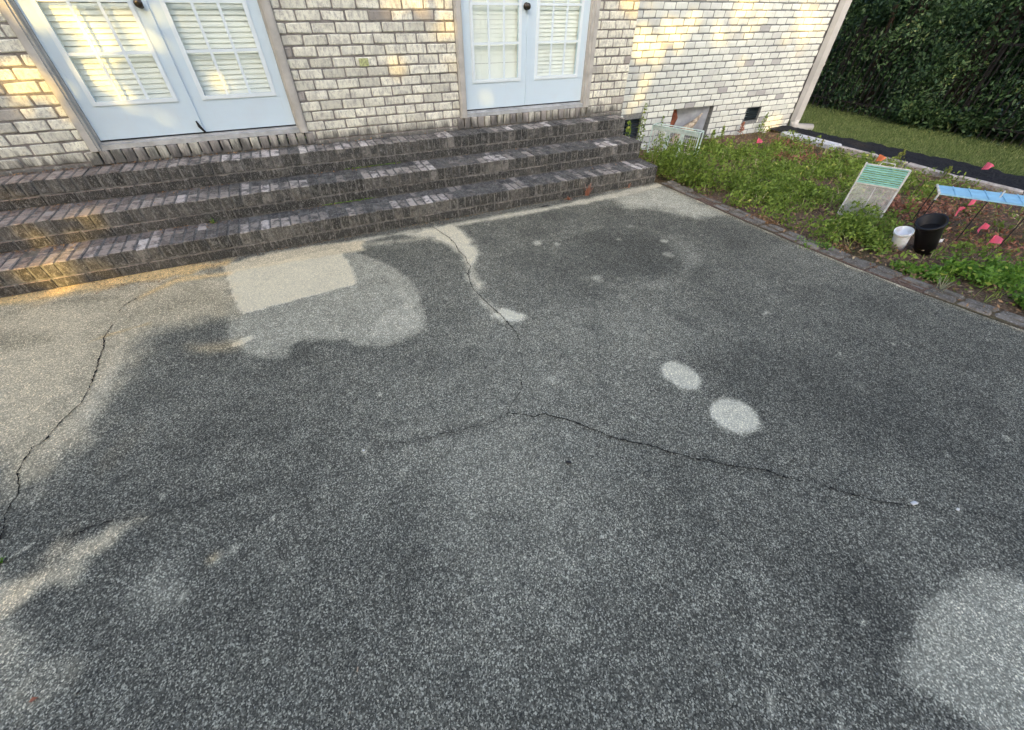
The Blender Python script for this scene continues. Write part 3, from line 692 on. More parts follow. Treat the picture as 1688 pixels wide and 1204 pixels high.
xs = np.arange(7.70, 8.82, .03); ys = np.arange(-2, 5.6, .03); Xm, Ym = np.meshgrid(xs, ys)
bx = 8.30+(Ym < 5)*.0+.30*np.clip((5.2-Ym)/2.5, 0, 1)+.10*(fbm(Ym*0+1, Ym, 3, 4)-.5)
Zm = -.04+.055*np.clip((bx-Xm)/.08, -1, 1)*np.clip((Xm-7.66)/.05, 0, 1)+(fbm(Xm, Ym, 9, 8)-.5)*.05
V = np.stack([Xm.ravel(), Ym.ravel(), Zm.ravel()], 1); ii = np.arange(Xm.size).reshape(Xm.shape)
F = np.stack([ii[:-1, :-1].ravel(), ii[:-1, 1:].ravel(), ii[1:, 1:].ravel(), ii[1:, :-1].ravel()], 1)
tag(npmesh('mulch_strip', V, F, MBM), kind='structure')

# brick edging between patio and garden: laid flat, end to end
MED = m_edging()
edg = empty('brick_edging', (4.1, 1, 0)); tag(edg, 'grey brick border laid along the right edge of the concrete patio', 'garden edging')
mb = MB(); rr_ = random.Random(2); y = 3.86
while y > -2.2:
    L_ = .2032; xa, xb = edge_x(y), edge_x(y-L_); w_ = .10 if y > 2.2 else .115
    for row in range(2):
        mb.tone = rr_.choice([.15, .3, .4, .55, .65, .72]); ox = .022+row*w_; jz = rr_.uniform(-.012, .006)-row*.006
        n = len(mb.v); mb.brick(ox, ox+w_-.012, -L_+.010, 0, -.07, .012+jz, .014, .007, rr_)
        for i in range(n, len(mb.v)):
            vx, vy, vz = mb.v[i]; t_ = -vy/L_; mb.v[i] = (vx+xa+(xb-xa)*t_-4.1, y+vy-1, vz)
    y -= L_
MEB = M('soiled_edging_brick', .95, .15); _n = MEB.noise(9, 6, .75); _n2 = MEB.noise(70, 3, .7)
_c = MEB.mix(MEB.attr('tone'), (.13, .12, .10), (.25, .225, .185)); _c = MEB.mix(MEB.ramp(_n, [(.45, 0), (.62, .85)]), _c, (.10, .085, .062)); _c = MEB.mix(MEB.ramp(_n2, [(.55, 0), (.68, .8)]), _c, (.40, .37, .32)); MEB.col(_c); MEB.bump(_n2, .9, .006)
mb.build('edging_bricks', MEB.m, edg)
mj = MB()
for (y0, y1) in zip(np.arange(-2.2, 3.86, .1), np.arange(-2.1, 3.96, .1)):
    y1 = min(y1, 3.88); a, b = edge_x(y0), edge_x(y1)
    mj.quad([(a+.001-4.1, y0-1, .0035), (a+.26-4.1, y0-1, -.012), (b+.26-4.1, y1-1, -.012), (b+.001-4.1, y1-1, .0035)])
mj.build('mortar_bed', MSOIL, edg)
# concrete edging beyond the garden: separate lengths
MEDW = m_simple('pale_edging', (.62, .65, .68), .6, .3, .15, 10); rr_ = random.Random(4)
y = 4.93; n_ = 0
lens = [(.95, 'w'), (.55, 'c'), (.42, 'c'), (.62, 'c'), (.66, 'c'), (.55, 'c'), (.75, 'c'), (.8, 'c'), (.8, 'c'), (.8, 'c')]
for (ln, kd) in lens:
    o_ = empty('edging_block', (7.70, y-ln/2, 0)); mb = MB(); mb.tone = .5; wd_ = .17 if kd == 'w' else .06
    mb.brick(-wd_, wd_*.3, -ln/2+.006, ln/2-.006, -.08, (.045 if kd == 'w' else .035)+rr_.uniform(-.006, .006), .01, .006, rr_)
    m_o = mb.build('block', MEDW if kd == 'w' else MED, o_); o_.rotation_euler = (rr_.uniform(-.01, .01), 0, rr_.uniform(-.015, .015))
    if kd == 'w': tag(o_, 'wide whitish edging slab beside the downspout foot', 'edging block')
    else: tag(o_, 'narrow weathered concrete edging block, %s out from the whitish slab by the downspout' % ['zero', 'first', 'second', 'third', 'fourth', 'fifth', 'sixth', 'seventh', 'eighth', 'ninth'][n_], 'edging block', 'narrow concrete blocks edging the far side of the garden')
    y -= ln; n_ += 1

# ------------------------------------------------------------------ foliage
def leaves(name, P, size, mat, parent=None, seed=0, up=.35, asp=.5, nrm=None, tone=None, bend=.25):
    """one leaf = two quads folded along the midrib would double the count: a pointed diamond is used"""
    rnd = np.random.default_rng(seed); n = len(P); P = np.asarray(P)
    d = rnd.normal(size=(n, 3)); d[:, 2] = d[:, 2]*.6+up if nrm is None else d[:, 2]; d /= np.linalg.norm(d, axis=1)[:, None]
    q = rnd.normal(size=(n, 3)); a = np.cross(d, q); a /= np.linalg.norm(a, axis=1)[:, None]; b = np.cross(d, a)
    s_ = size*rnd.uniform(.55, 1.25, n)[:, None]
    V = np.stack([P-a*s_, P+b*s_*asp-a*s_*.1, P+a*s_-d*s_*bend, P-b*s_*asp-a*s_*.1], 1).reshape(-1, 3)
    F = np.arange(4*n).reshape(n, 4)
    return npmesh(name, V, F, mat, parent, rnd.random(n) if tone is None else tone)

MWEED = m_leaf('weed_leaf', (.085, .14, .022), (.26, .37, .065), (.60, .58, .16), trans=.35)
MWEED2 = m_leaf('low_weed_leaf', (.08, .11, .022), (.24, .26, .06), (.36, .25, .09))
MSHRUB = m_leaf('garden_green_leaf', (.07, .16, .02), (.20, .36, .05), (.42, .48, .08), trans=.35)
MRED = m_leaf('reddish_dead_weed', (.18, .08, .05), (.38, .17, .11), (.5, .35, .2), .8, .1)
# density field of the garden weeds (world metres)
DP = [(G([(1062,262),(1100,225),(1200,240),(1300,262),(1430,285),(1420,340),(1390,372),(1440,400),(1400,410),(1330,395),(1250,368),(1180,335),(1110,305),(1075,290)]), 1.0),
      (G([(1180,235),(1300,232),(1440,268),(1560,310),(1540,330),(1490,320),(1440,300),(1300,285),(1180,270)]), .7),
      (G([(1360,360),(1470,360),(1465,400),(1440,418),(1370,408)]), 1.1)]
def wdens(X, Y):
    d = np.full(X.shape, .07)
    for poly, v_ in DP: d = np.maximum(d, v_*sm(sdf_poly(X, Y, poly), .12))
    d = np.where((X > 4.55) & (X < 5.4) & (Y > 3.75) & (Y < 5.1), d*.45, d)
    return d*(.12+1.5*np.clip((fbm(X, Y, 3.0, 21)-.38)*3.2, 0, 1))
rn = np.random.default_rng(12)
XA = rn.uniform(4.12, 7.6, 9000); YA = rn.uniform(-.5, 5.15, 9000)
ok = rn.random(9000) < wdens(XA, YA)*.55
ok &= ~((XA < edge_x(YA)+.24)); XA, YA = XA[ok], YA[ok]
Pl, Tl, St = [], [], MB()
for i, (x, y) in enumerate(zip(XA, YA)):
    h = rn.uniform(.03, .17)*(1.0 if y < 4.2 else 1.25)*(1.25 if x < 5.3 else .85)
    if x < 4.55 and y > 3.3: h = rn.uniform(.18, .46)
    if 4.45 < x < 5.5 and 3.7 < y < 5.1 and y > 3.7+(x-4.4)*.0: h = rn.uniform(.05, .12)
    n = int(10+h*110); t_ = rn.random(n); lean = rn.normal(0, .18, 2)
    rad = (.018+.045*np.sin(np.pi*np.clip(t_, .05, .9)))*(.8+h*2); th = rn.uniform(0, 6.28, n)
    pts = np.stack([x+lean[0]*h*t_+rad*np.cos(th), y+lean[1]*h*t_+rad*np.sin(th), -.02+h*t_], 1)
    Pl.append(pts); tb = rn.random(); Tl.append(np.clip(tb*.75+rn.random(n)*.35-.05, 0, 1))
    if h > .12 and i % 2 == 0: St.tone = .2; St.tube([(x, y, -.03), (x+lean[0]*h, y+lean[1]*h, h*.95)], [.003, .0015], 3, False)
wd_o = leaves('weeds', np.concatenate(Pl), .021, MWEED, seed=1, up=.5, tone=np.concatenate(Tl)); tag(wd_o, 'mixed green weeds covering the garden soil beside the steps', 'weeds', kind='stuff')
if St.v: s_o = St.build('stems', MWEED, wd_o)
n = 5200; X_ = rn.uniform(4.2, 7.6, n); Y_ = rn.uniform(-.5, 5.2, n); ok = rn.random(n) < (.25+fbm(X_, Y_, 3, 31))*.8; ok &= X_ > edge_x(Y_)+.2
gc_ = leaves('ground_cover', np.stack([X_[ok], Y_[ok], np.full(ok.sum(), .012)+rn.uniform(0, .02, ok.sum())], 1), .014, MWEED2, seed=2, up=1.2); tag(gc_, 'flat low ground cover between the garden flags', 'ground cover', kind='stuff')
n = 11000; X_ = rn.uniform(4.05, 7.65, n); Y_ = rn.uniform(-.5, 5.2, n); ok = X_ > edge_x(Y_)+.03+.2*rn.random(n)**.5*(rn.random(n) > .25)
lt = litter('mulch_chips', np.stack([X_[ok], Y_[ok], (.008+rn.uniform(-.02, .02, n))[ok]], 1), .018, seed=9); tag(lt, 'brown and straw coloured dead leaf mulch over the garden soil', 'mulch', kind='stuff')
rd = []
for (px, py, s_) in ((1505,352,.30),(1530,345,.25),(1300,240,.22),(1330,262,.15),(1280,262,.16),(1480,342,.2),(1600,345,.3),(1650,400,.3)):
    c = gz(px, py); m_ = 260; rd.append(np.stack([c[0]+rn.normal(0, s_, m_), c[1]+rn.normal(0, s_*.7, m_), rn.uniform(0, .05, m_)], 1))
ro = leaves('dead_weeds', np.concatenate(rd), .022, MRED, seed=4, up=.8); tag(ro, 'reddish brown dead weeds lying in the middle of the garden', 'dead weeds', kind='stuff')

bl = MB(); rb2 = random.Random(77)                 # thin grassy blades and dry stalks among the weeds
for _ in range(1500):
    x, y = rb2.uniform(4.2, 7.5), rb2.uniform(.3, 5.0)
    if x < edge_x(y)+.27 or rb2.random() > float(wdens(np.array([x]), np.array([y]))[0])*.8+.12: continue
    dry = rb2.random() < .35
    for k in range(rb2.randint(2, 6)):
        L_ = rb2.uniform(.05, .16)*(1.5 if x < 5 and y > 3.4 else 1); th = rb2.uniform(0, 6.28); e = rb2.uniform(.7, 1.5); bl.tone = .97+.03*rb2.random() if dry else rb2.uniform(.3, .9)
        p0 = Vector((x+rb2.gauss(0, .012), y+rb2.gauss(0, .012), -.01)); d = Vector((math.cos(th)*math.cos(e), math.sin(th)*math.cos(e), math.sin(e))); s__ = Vector((-math.sin(th), math.cos(th), 0))*.0028
        p1 = p0+d*L_*.6; p2 = p0+d*L_+Vector((math.cos(th), math.sin(th), -.6))*L_*.15; bl.quad([p0-s__, p0+s__, p1+s__*.8, p1-s__*.8]); bl.quad([p1-s__*.8, p1+s__*.8, p2])
bl.build('blades', m_leaf('thin_blade', (.11, .17, .03), (.30, .38, .08), (.58, .50, .30)), wd_o)
# individual taller weeds by the wall
def tall_weed(x, y, h, label, seed, spread=.05, mat=None, n=70, leaf=.022, group=None):
    rnd = np.random.default_rng(seed); root = empty('tall_weed', (x, y, -.03)); lean = rnd.normal(0, .05, 2)
    st = MB(); st.tone = .1; pts_ = [(lean[0]*h*t_+.01*math.sin(t_*5), lean[1]*h*t_, h*t_) for t_ in np.linspace(0, 1, 6)]; st.tube(pts_, [.006, .005, .0045, .004, .003, .002], 5)
    t_ = np.sort(rnd.uniform(.15, 1, n)); th = np.arange(n)*2.4; rad = spread*(1.15-t_)*rnd.uniform(.4, 1.2, n)+.006
    P = np.stack([lean[0]*h*t_+rad*np.cos(th), lean[1]*h*t_+rad*np.sin(th), h*t_], 1)
    leaves('foliage', P, leaf, mat or MWEED, root, seed, up=.2); st.build('stem', mat or MWEED, root); tag(root, label, 'weed', group); return root
for i, (px, py, ht, lab, Yw) in enumerate((
        (1064,170,None,'tallest leafy weed standing against the wall beside the step end',5.05),
        (1038,200,None,'leafy weed touching the end of the top step',4.75),
        (1096,192,None,'weed sprig standing behind the left corner of the wire rack',5.2),
        (1177,215,None,'weed at the right edge of the crawl space opening',5.15),
        (1195,208,None,'dark weed right of the crawl space opening, before the brick wall',5.15),
        (1262,185,None,'thin climbing weed right of the small black vent',5.24),
        (1227,202,None,'short dry brown weed below the small black vent',5.2))):
    t = gy(px, py, Yw); tall_weed(t[0], Yw, max(t[2]+.03, .12), lab, 50+i, .075 if i < 2 else .04, MRED if i == 6 else None, 110 if i < 2 else 60)
# leafy green clumps along the near border
def clump(name, x, y, r, h, n, label, seed, mat, leaf=.026, cat='plant', group=None):
    rnd = np.random.default_rng(seed); root = empty(name, (x, y, -.02)); st = MB(); st.tone = .1; P = []
    ns = max(6, int(n/45))
    for s in range(ns):
        th, rr = rnd.uniform(0, 6.28), r*math.sqrt(rnd.random()); hx, hy = rr*math.cos(th), rr*math.sin(th); hh = h*rnd.uniform(.55, 1.1)*(1-.35*rr/r)
        st.tube([(hx*.35, hy*.35, 0), (hx*.8, hy*.8, hh*.55), (hx, hy, hh)], [.004, .003, .002], 4, False)
        m_ = n//ns; t_ = rnd.uniform(.25, 1.05, m_); sp = .035+.02*rnd.random()
        P.append(np.stack([hx*t_+rnd.normal(0, sp, m_), hy*t_+rnd.normal(0, sp, m_), hh*t_+rnd.normal(0, .012, m_)], 1))
    leaves('foliage', np.concatenate(P), leaf, mat, root, seed, up=.7); st.build('stem', mat, root); return tag(root, label, cat, group)
CL = [(1425,385,.17,.17,'bushy weed growing around the foot of the leaning wire shelf'),(1395,372,.13,.14,'small weed clump left of the wire shelf foot'),(1440,398,.09,.09,'low weed clump left of the white bucket'),
      (1500,436,.08,.05,'yellowish low clump in front of the white bucket'),(1535,446,.11,.07,'leafy clump in front of the black pot'),(1575,440,.15,.13,'leafy green clump before the two near pink flags'),
      (1620,455,.17,.16,'broad leafy green clump below the nearest pink flag'),(1665,462,.17,.17,'bright leafy clump near the right edge of the bed'),(1690,495,.16,.14,'leafy clump overhanging the brick border at the far right'),(1650,440,.15,.15,'green clump behind the nearest leafy clumps')]
for i, (px, py, r_, h_, lab) in enumerate(CL):
    c = gz(px, py+8); clump('garden_plant', max(c[0], edge_x(c[1])+.28), c[1], r_, h_, 420 if i > 3 else 330, lab, 80+i, MSHRUB if i > 2 else MWEED, .021)
for i, (px, py, r_, h_, mt, lab) in enumerate(((1330,405,.07,.07,MSHRUB,'small green weed spreading over the brick border onto the patio'),(1352,405,.05,.06,MSHRUB,'green tuft rooted in the border bricks near the patio edge'),(1262,368,.06,.04,MLIT,'dry straw coloured tuft lying on the brick border'),(1375,412,.05,.05,MLIT,'yellow dry tuft at the patio edge'),(1240,360,.05,.03,MLIT,'brown dead tuft on the border'))):
    c = gz(px, py); clump('border_tuft', c[0]+(.03 if i < 2 else .08), c[1], r_, h_, 130, lab, 120+i, mt, .014, 'tuft')
def grass_tuft(name, c, n, L_, label, mat, seed, w_=.003, flat=.5):
    rnd = random.Random(seed); mb = MB()
    for k in range(n):
        th = rnd.uniform(0, 6.28); l = L_*rnd.uniform(.5, 1); e = rnd.uniform(flat, 1.3); mb.tone = rnd.random()
        p0 = Vector((rnd.gauss(0, L_*.06), rnd.gauss(0, L_*.06), 0)); d = Vector((math.cos(th)*math.cos(e), math.sin(th)*math.cos(e), math.sin(e)))
        s = Vector((-math.sin(th), math.cos(th), 0))*w_; p1 = p0+d*l*.6; p2 = p0+d*l+Vector((0, 0, -l*.18))
        mb.quad([p0-s, p0+s, p1+s*.8, p1-s*.8]); mb.quad([p1-s*.8, p1+s*.8, p2])
    o = mb.build(name, mat); o.location = c; return tag(o, label, 'grass tuft')
grass_tuft('grass_tuft', (*gz(353, 368, RISE)[:2], RISE), 18, .075, 'small yellow green grass tuft growing on the bottom tread', MSHRUB, 3)
grass_tuft('grass_tuft', tuple(gz(2, 928)), 12, .05, 'green sprig at the left end of the long crack', MSHRUB, 4)
grass_tuft('grass_tuft', tuple(gz(1548, 478)), 22, .16, 'arching pale grass tuft on the brick border', m_leaf('dry_grass', (.12, .13, .07), (.26, .27, .16), (.35, .30, .18)), 5, .003, .25)
grass_tuft('dead_weed', (gz(967, 322)[0], SY[0]-.03, 0), 26, .20, 'upright rust brown dead weed against the bottom step', MRED, 6, .004, 1.0)
grass_tuft('dead_weed', (gz(938, 330)[0], SY[0]-.05, 0), 30, .07, 'small reddish dead tuft at the foot of the bottom step', MRED, 7, .004, .2)
grass_tuft('dead_weed', (gz(1040, 312)[0], SY[0]-.02, 0), 10, .10, 'thin reddish stalks by the right end of the bottom step', MRED, 8, .002, .9)
ms = leaves('moss', np.concatenate([np.stack([rn.uniform(.05, .55, 160), SY[1]-.004-np.abs(rn.normal(0, .008, 160)), np.full(160, RISE+.008)], 1), np.stack([rn.uniform(.35, .95, 160), SY[2]-.004-np.abs(rn.normal(0, .008, 160)), np.full(160, 2*RISE+.008)], 1)]), .008, MSHRUB, seed=6, up=1)
tag(ms, 'thin line of green moss in the joints between treads', 'moss', kind='stuff')
for i, (px, py) in enumerate(((1475,268),(1350,246),(1555,292),(1482,263))):
    c = gz(px, py); tall_weed(c[0], c[1], .16, ['thin pale weed in the black strip above the wire shelf', 'small weed on the whitish slab by the downspout', 'thin weed at the edging left of the far pink flag', 'second thin weed in the black strip behind the wire shelf'][i], 200+i, .05, MWEED2, 36, .02)

# lawn blades
n = 34000; X_ = rn.uniform(8.35, 10.9, n); Y_ = rn.uniform(.5, 7.5, n); ok = (X_ > 8.42+.28*np.clip((5.2-Y_)/2.5, 0, 1)); X_, Y_ = X_[ok], Y_[ok]; n = len(X_)
h_ = rn.uniform(.005, .028, n); th = rn.uniform(0, 6.28, n); wv = .005
P0 = np.stack([X_, Y_, np.full(n, -.05)], 1); s_ = np.stack([np.cos(th)*wv, np.sin(th)*wv, 0*th], 1); tip = P0+np.stack([rn.normal(0, .015, n), rn.normal(0, .015, n), h_+.02], 1)
lw = npmesh('grass', np.stack([P0-s_, P0+s_, tip], 1).reshape(-1, 3), np.arange(3*n).reshape(n, 3), m_leaf('lawn_blade', (.075, .115, .03), (.20, .25, .085), (.42, .40, .19)), None, rn.random(n)); tag(lw, 'short mown lawn grass beyond the black strip', 'grass', kind='stuff')

# ------------------------------------------------------------------ garden things
MWIRE = m_simple('mint_white_coated_wire', (.62, .78, .72), .4, .4, .12, 20); MWIREW = m_simple('white_coated_wire', (.75, .74, .70), .45, .4, .15, 20)
MMINT = m_simple('mint_plastic', (.33, .66, .56), .4, .4, .1, 12); MBLUE = m_simple('pale_blue_plastic', (.33, .62, .80), .4, .4, .08, 12)
MBLK = m_simple('black_plastic', (.006, .006, .007), .45, .3, .1); MBW = m_simple('black_wire', (.02, .02, .02), .5, .4)
# wire rack against the wall
A = Vector((4.82, 5.06, 0)); B = Vector((5.10, 4.43, 0)); ux = (B-A).normalized(); uy = Vector((-ux.y, ux.x, 0))*-1; W_ = (B-A).length
if uy.dot(Vector((-A.x, -A.y, 0))) < 0: uy = -uy
rk = empty('wire_rack', A); tag(rk, 'mint white coated wire rack standing in weeds before the crawl space opening', 'wire rack')
def L2(u, v, z): p = ux*u+uy*v; return (p.x, p.y, z)
fm = MB(); dpt = .13; zt = .36
for v in (0, dpt):
    for z in (.0, zt): fm.tube([L2(0, v, z), L2(W_, v, z)], .007, 6)
    for u in (0, W_): fm.tube([L2(u, v, 0), L2(u, v, zt)], .009, 6)
for z in (0, zt):
    for u in (0, W_): fm.tube([L2(u, 0, z), L2(u, dpt, z)], .006, 6)
fm.build('frame', MWIRE, rk)
gm = MB()
for u in np.linspace(.03, W_-.03, 22): gm.tube([L2(u, dpt, 0), L2(u, dpt, zt)], .0022, 4)
for z in (.09, .18, .27, .32): gm.tube([L2(0, dpt, z), L2(W_, dpt, z)], .003, 4)
gm.build('wire_grid', MWIREW, rk)
sp = MB()
for u in (W_*.36, W_*.66): sp.box(0, .001, 0, .001, 0, .001) if False else sp.quad([L2(u-.03, dpt-.012, .02), L2(u+.03, dpt-.012, .02), L2(u+.03, dpt-.012, zt-.02), L2(u-.03, dpt-.012, zt-.02)])
sp.quad([L2(0, dpt-.014, zt-.06), L2(W_, dpt-.014, zt-.06), L2(W_, dpt-.014, zt-.004), L2(0, dpt-.014, zt-.004)])
sp.build('divider', MWIRE, rk)
# leaning wire shelf
A = Vector((5.00, 2.28, 0)); B = Vector((5.18, 1.97, 0)); ux2 = (B-A).normalized(); W2 = (B-A).length; top = .50; ln = Vector((.05, .02, 0))
sh = empty('wire_shelf', A); tag(sh, 'white wire shelf panel with mint top band standing upright in weeds', 'wire shelf')
def S2(u, t_, off=0): p = ux2*u+ln*t_+Vector((-.9, -.4, 0)).normalized()*off; return (p.x, p.y, top*t_)
fm = MB(); fm.tube([S2(0, 0), S2(0, 1.03)], .008, 6); fm.tube([S2(W2, 0), S2(W2, 1.0)], .010, 6); fm.tube([S2(W2*.52, 0), S2(W2*.5, .62)], .005, 5); fm.tube([S2(0, 1), S2(W2, 1)], .006, 6); fm.tube([S2(0, .66), S2(W2, .66)], .008, 6)
fm.tube([S2(W2*.3, 1.0), S2(W2*.33, 1.07), S2(W2*.62, 1.06), S2(W2*.64, 1.0)], .004, 5); fm.build('frame', MWIREW, sh)
gm = MB()
for t_ in np.linspace(.02, .64, 40): gm.tube([S2(0, t_), S2(W2, t_)], .0024, 4)
gm.build('wire_grid', MWIREW, sh)
gm = MB()
for k, t_ in enumerate(np.linspace(.68, .98, 9)):
    gm.tube([S2(0, t_), S2(W2, t_)], .0065 if k % 3 else .009, 5)
gm.build('top_band', MMINT, sh)
# low black wire stand with pale blue slatted top
st = empty('wire_stand', (5.40, 1.75, 0)); tag(st, 'black wire stand with pale blue slatted top at the right edge', 'wire stand')
a0, a1, b0, b1 = Vector((5.30, 1.70, .37)), Vector((5.53, 1.83, .375)), Vector((5.30, 1.70, .37))+Vector((.37, -.50, 0))*1.75, Vector((5.53, 1.83, .375))+Vector((.40, -.48, 0))*1.75
o0 = Vector((5.40, 1.75, 0)); tp = MB()
for k in range(7):
    t0, t1 = k/7+.012, (k+1)/7-.004; P_ = [a0.lerp(a1, t0), a0.lerp(a1, t1), b0.lerp(b1, t1), b0.lerp(b1, t0)]; dz = Vector((0, 0, .012))
    q = [p_-o0 for p_ in P_]; tp.quad(q); tp.quad([p_-dz for p_ in q][::-1])
    for i in range(4): tp.quad([q[i], q[i]-dz, q[(i+1) % 4]-dz, q[(i+1) % 4]])
for k in range(1, 9):
    t_ = k/9; p_, q_ = a0.lerp(b0, t_)-o0, a1.lerp(b1, t_)-o0; tp.tube([p_+Vector((0, 0, .004)), q_+Vector((0, 0, .004))], .004, 4)
tp.build('slatted_top', MBLUE, st)
ed = MB(); ed.tube([a0-o0, a1-o0], .010, 6); ed.tube([a0-o0, a0-o0+Vector((.0, 0, -.06))], .008, 6); ed.build('end_rail', MWIREW, st)
pk = MB(); pm = a0.lerp(b1, .42)-o0; pk.tube([pm, pm+Vector((0, 0, .06))], .006, 5); pk.build('peg', MWIREW, st)
for p_ in (a0, a0.lerp(b0, .33), a0.lerp(b0, .62), b0, a1, b1):
    lg = MB(); q_ = p_-o0; lg.tube([q_-Vector((0, 0, .012)), (q_.x, q_.y, -.02)], .005, 5); lg.build('leg', MBW, st)
rl = MB(); rl.tube([a0-o0-Vector((0, 0, .07)), b0-o0-Vector((0, 0, .07))], .003, 4); rl.tube([a1-o0-Vector((0, 0, .07)), b1-o0-Vector((0, 0, .07))], .003, 4); rl.build('rail', MBW, st)
# pot and bucket
def vessel(name, base, rimc, rb_, rt, wall, mat, label, cat, rim=.008):
    base, rimc = Vector(base), Vector(rimc); ax = (rimc-base); H = ax.length; o = empty(name, base); mb = MB()
    mb.lathe([(0, 0), (rb_, 0), (rb_+(rt-rb_)*.5, H*.5), (rt-.004, H-.03), (rt-.004, H-.028), (rt+rim, H-.026), (rt+rim, H), (rt-wall, H), (rb_-wall, .01), (0, .01)], (0, 0, 0), ax, 32)
    mb.build('body', mat, o, True); return tag(o, label, cat), H, ax.normalized()
MBUC = M('cloudy_white_plastic', .35, .5); MBUC.col(MBUC.mix(MBUC.ramp(MBUC.noise(14, 4), [(.45, 0), (.62, .7)]), (.78, .80, .84), (.50, .47, .44))); MBUC.b.inputs['Subsurface Weight'].default_value = .15
pot, H, ax = vessel('plant_pot', (5.00, 1.43, -.02), (4.83, 1.47, .27), .075, .098, .006, MBLK, 'black nursery pot leaning beside the white bucket', 'plant pot')
s2 = MB(); s2.lathe([(0, H-.10), (.088, H-.10)], (0, 0, 0), ax, 20); s2.build('soil', MDARK, pot)
pl = MB(); c = Vector(gz(1541, 395, .10))-pot.location; pl.quad([c+Vector((-.02, -.03, -.015)), c+Vector((.03, -.05, -.01)), c+Vector((.035, -.045, .018)), c+Vector((-.015, -.025, .014))]); pl.build('white_tag', m_simple('white_tag_plastic', (.8, .8, .8), .4), pot)
bk, H, ax = vessel('bucket', (4.79, 1.56, -.01), (4.725, 1.57, .165), .052, .066, .003, MBUC.m, 'small cloudy white plastic tub left of the black pot', 'tub', .004)
# marker flags
MPK = m_leaf('pink_flag_vinyl', (.95, .16, .26), (.98, .20, .32), (.98, .24, .36), .5, .35); MOR = m_leaf('orange_flag_vinyl', (.95, .26, .12), (.98, .30, .14), (.98, .32, .16), .5, .35)
FL = [((1242,247),(1242,231),MPK,'red pink marker flag nearest the brick wall'),((1437,277),(1437,260),MOR,'orange marker flag behind the wire shelf'),((1610,292),(1612,274),MPK,'pink marker flag by the far edging and black strip'),
      ((1589,346),(1591,333),MPK,'small pink marker flag under the blue topped stand, farthest of those'),((1561,366),(1566,347),MPK,'pink marker flag just behind the black pot'),((1590,404),(1600,377),MPK,'bright pink marker flag right of the black pot'),((1606,426),(1616,399),MPK,'bright pink marker flag nearest the camera')]
for i, (bp, tp_, mt, lab) in enumerate(FL):
    b = Vector(gz(*bp)); o = empty('marker_flag', b); rnd = random.Random(i+30); d = b.length; t_ = Vector(gy(tp_[0], tp_[1], b.y)); hgt = max(.14, t_.z+.02)
    wr = MB(); wr.tube([(0, 0, -.02), (.004, 0, hgt)], .0016, 4); wr.build('wire', MBW, o)
    ang = rnd.uniform(-.5, .5)-YAW; fx = Vector((math.cos(ang), math.sin(ang), 0)); fw, fh = .115, .095
    fm = MB(); nx = 6; g = []
    for a in range(nx+1):
        u = a/nx; off = Vector((-fx.y, fx.x, 0))*math.sin(u*5+i)*.014
        g.append((fx*(u*fw*(.75+.1*math.sin(i*7)))+off+Vector((.004, 0, hgt-.045*u*u*(.4+hsh(i, 5)))), fx*(u*fw*.62)+off*2.2+Vector((.004, 0, hgt-fh+.040*u))))
    for a in range(nx): fm.quad([g[a][0], g[a][1], g[a+1][1], g[a+1][0]])
    fm.build('flag', mt, o, True); tag(o, lab, 'marker flag', 'vinyl marker flags stuck in the garden bed')
# small loose things on the patio
def bit(name, px, py, dims, label, cat, mat, rot=0, z=.004, seed=0):
    rnd = random.Random(seed); mb = MB(); mb.brick(-dims[0]/2, dims[0]/2, -dims[1]/2, dims[1]/2, 0, dims[2], min(dims)*.3, min(dims)*.18, rnd); o = mb.build(name, mat, None, True); o.location = (*gz(px, py)[:2], z); o.rotation_euler = (0, 0, rot); return tag(o, label, cat)
MCHIP = m_simple('pale_wood', (.55, .42, .28), .8, .2, .15, 90); MSTN = m_simple('dark_pebble', (.03, .03, .03), .7, .3); MWST = m_simple('white_pebble', (.75, .75, .72), .7, .3)
bit('wood_chip', 590, 1104, (.014, .005, .003), 'pale wood chip lying on the concrete at the bottom', 'wood chip', MCHIP, 1.2, seed=1)
bit('wood_chip', 577, 1175, (.006, .003, .002), 'tiny pale wood splinter below the larger chip', 'wood chip', MCHIP, 1.0, seed=2)
bit('pebble', 937, 764, (.026, .013, .010), 'small black pebble below the crack junction', 'pebble', MSTN, -.6, seed=3)
bit('pebble', 131, 1142, (.010, .008, .006), 'small dark pebble on the lower left concrete', 'pebble', MSTN, .2, seed=4)
bit('pebble', 306, 1173, (.010, .006, .005), 'small dark pebble near the bottom edge', 'pebble', MSTN, .2, seed=5)
bit('pebble', 1505, 831, (.030, .016, .007), 'largest white stone chip on the right crack', 'stone chip', MWST, -.2, seed=6)
bit('pebble', 1577, 841, (.014, .010, .006), 'small white stone chip at the right end of the crack', 'stone chip', MWST, .3, seed=7)
bit('pebble', 600, 744, (.011, .009, .005), 'white stone chip on the left crack', 'stone chip', MWST, .3, seed=8)
bit('twig', 898, 341, (.085, .010, .008), 'short black stick on the concrete below the bottom step', 'stick', MSTN, .05, seed=9)
bit('white_chip', 624, 212, (.025, .012, .010), 'white paint chip lying on the top tread', 'paint chip', MWST, .3, .583, 10); bpy.data.objects['white_chip'].location = (*gz(624, 212, .59)[:2], .588)
lf = MB(); lf.quad([(-.012, 0, .002), (0, -.007, .006), (.013, .001, .003), (.001, .008, .009)]); lf.quad([(-.004, .003, .004), (.006, .001, .012), (.010, .009, .004)]); o = lf.build('dead_leaf', MRED); o.location = gz(57, 1155)+np.array([0, 0, .004]); tag(o, 'reddish dead leaf scrap at the lower left', 'leaf')
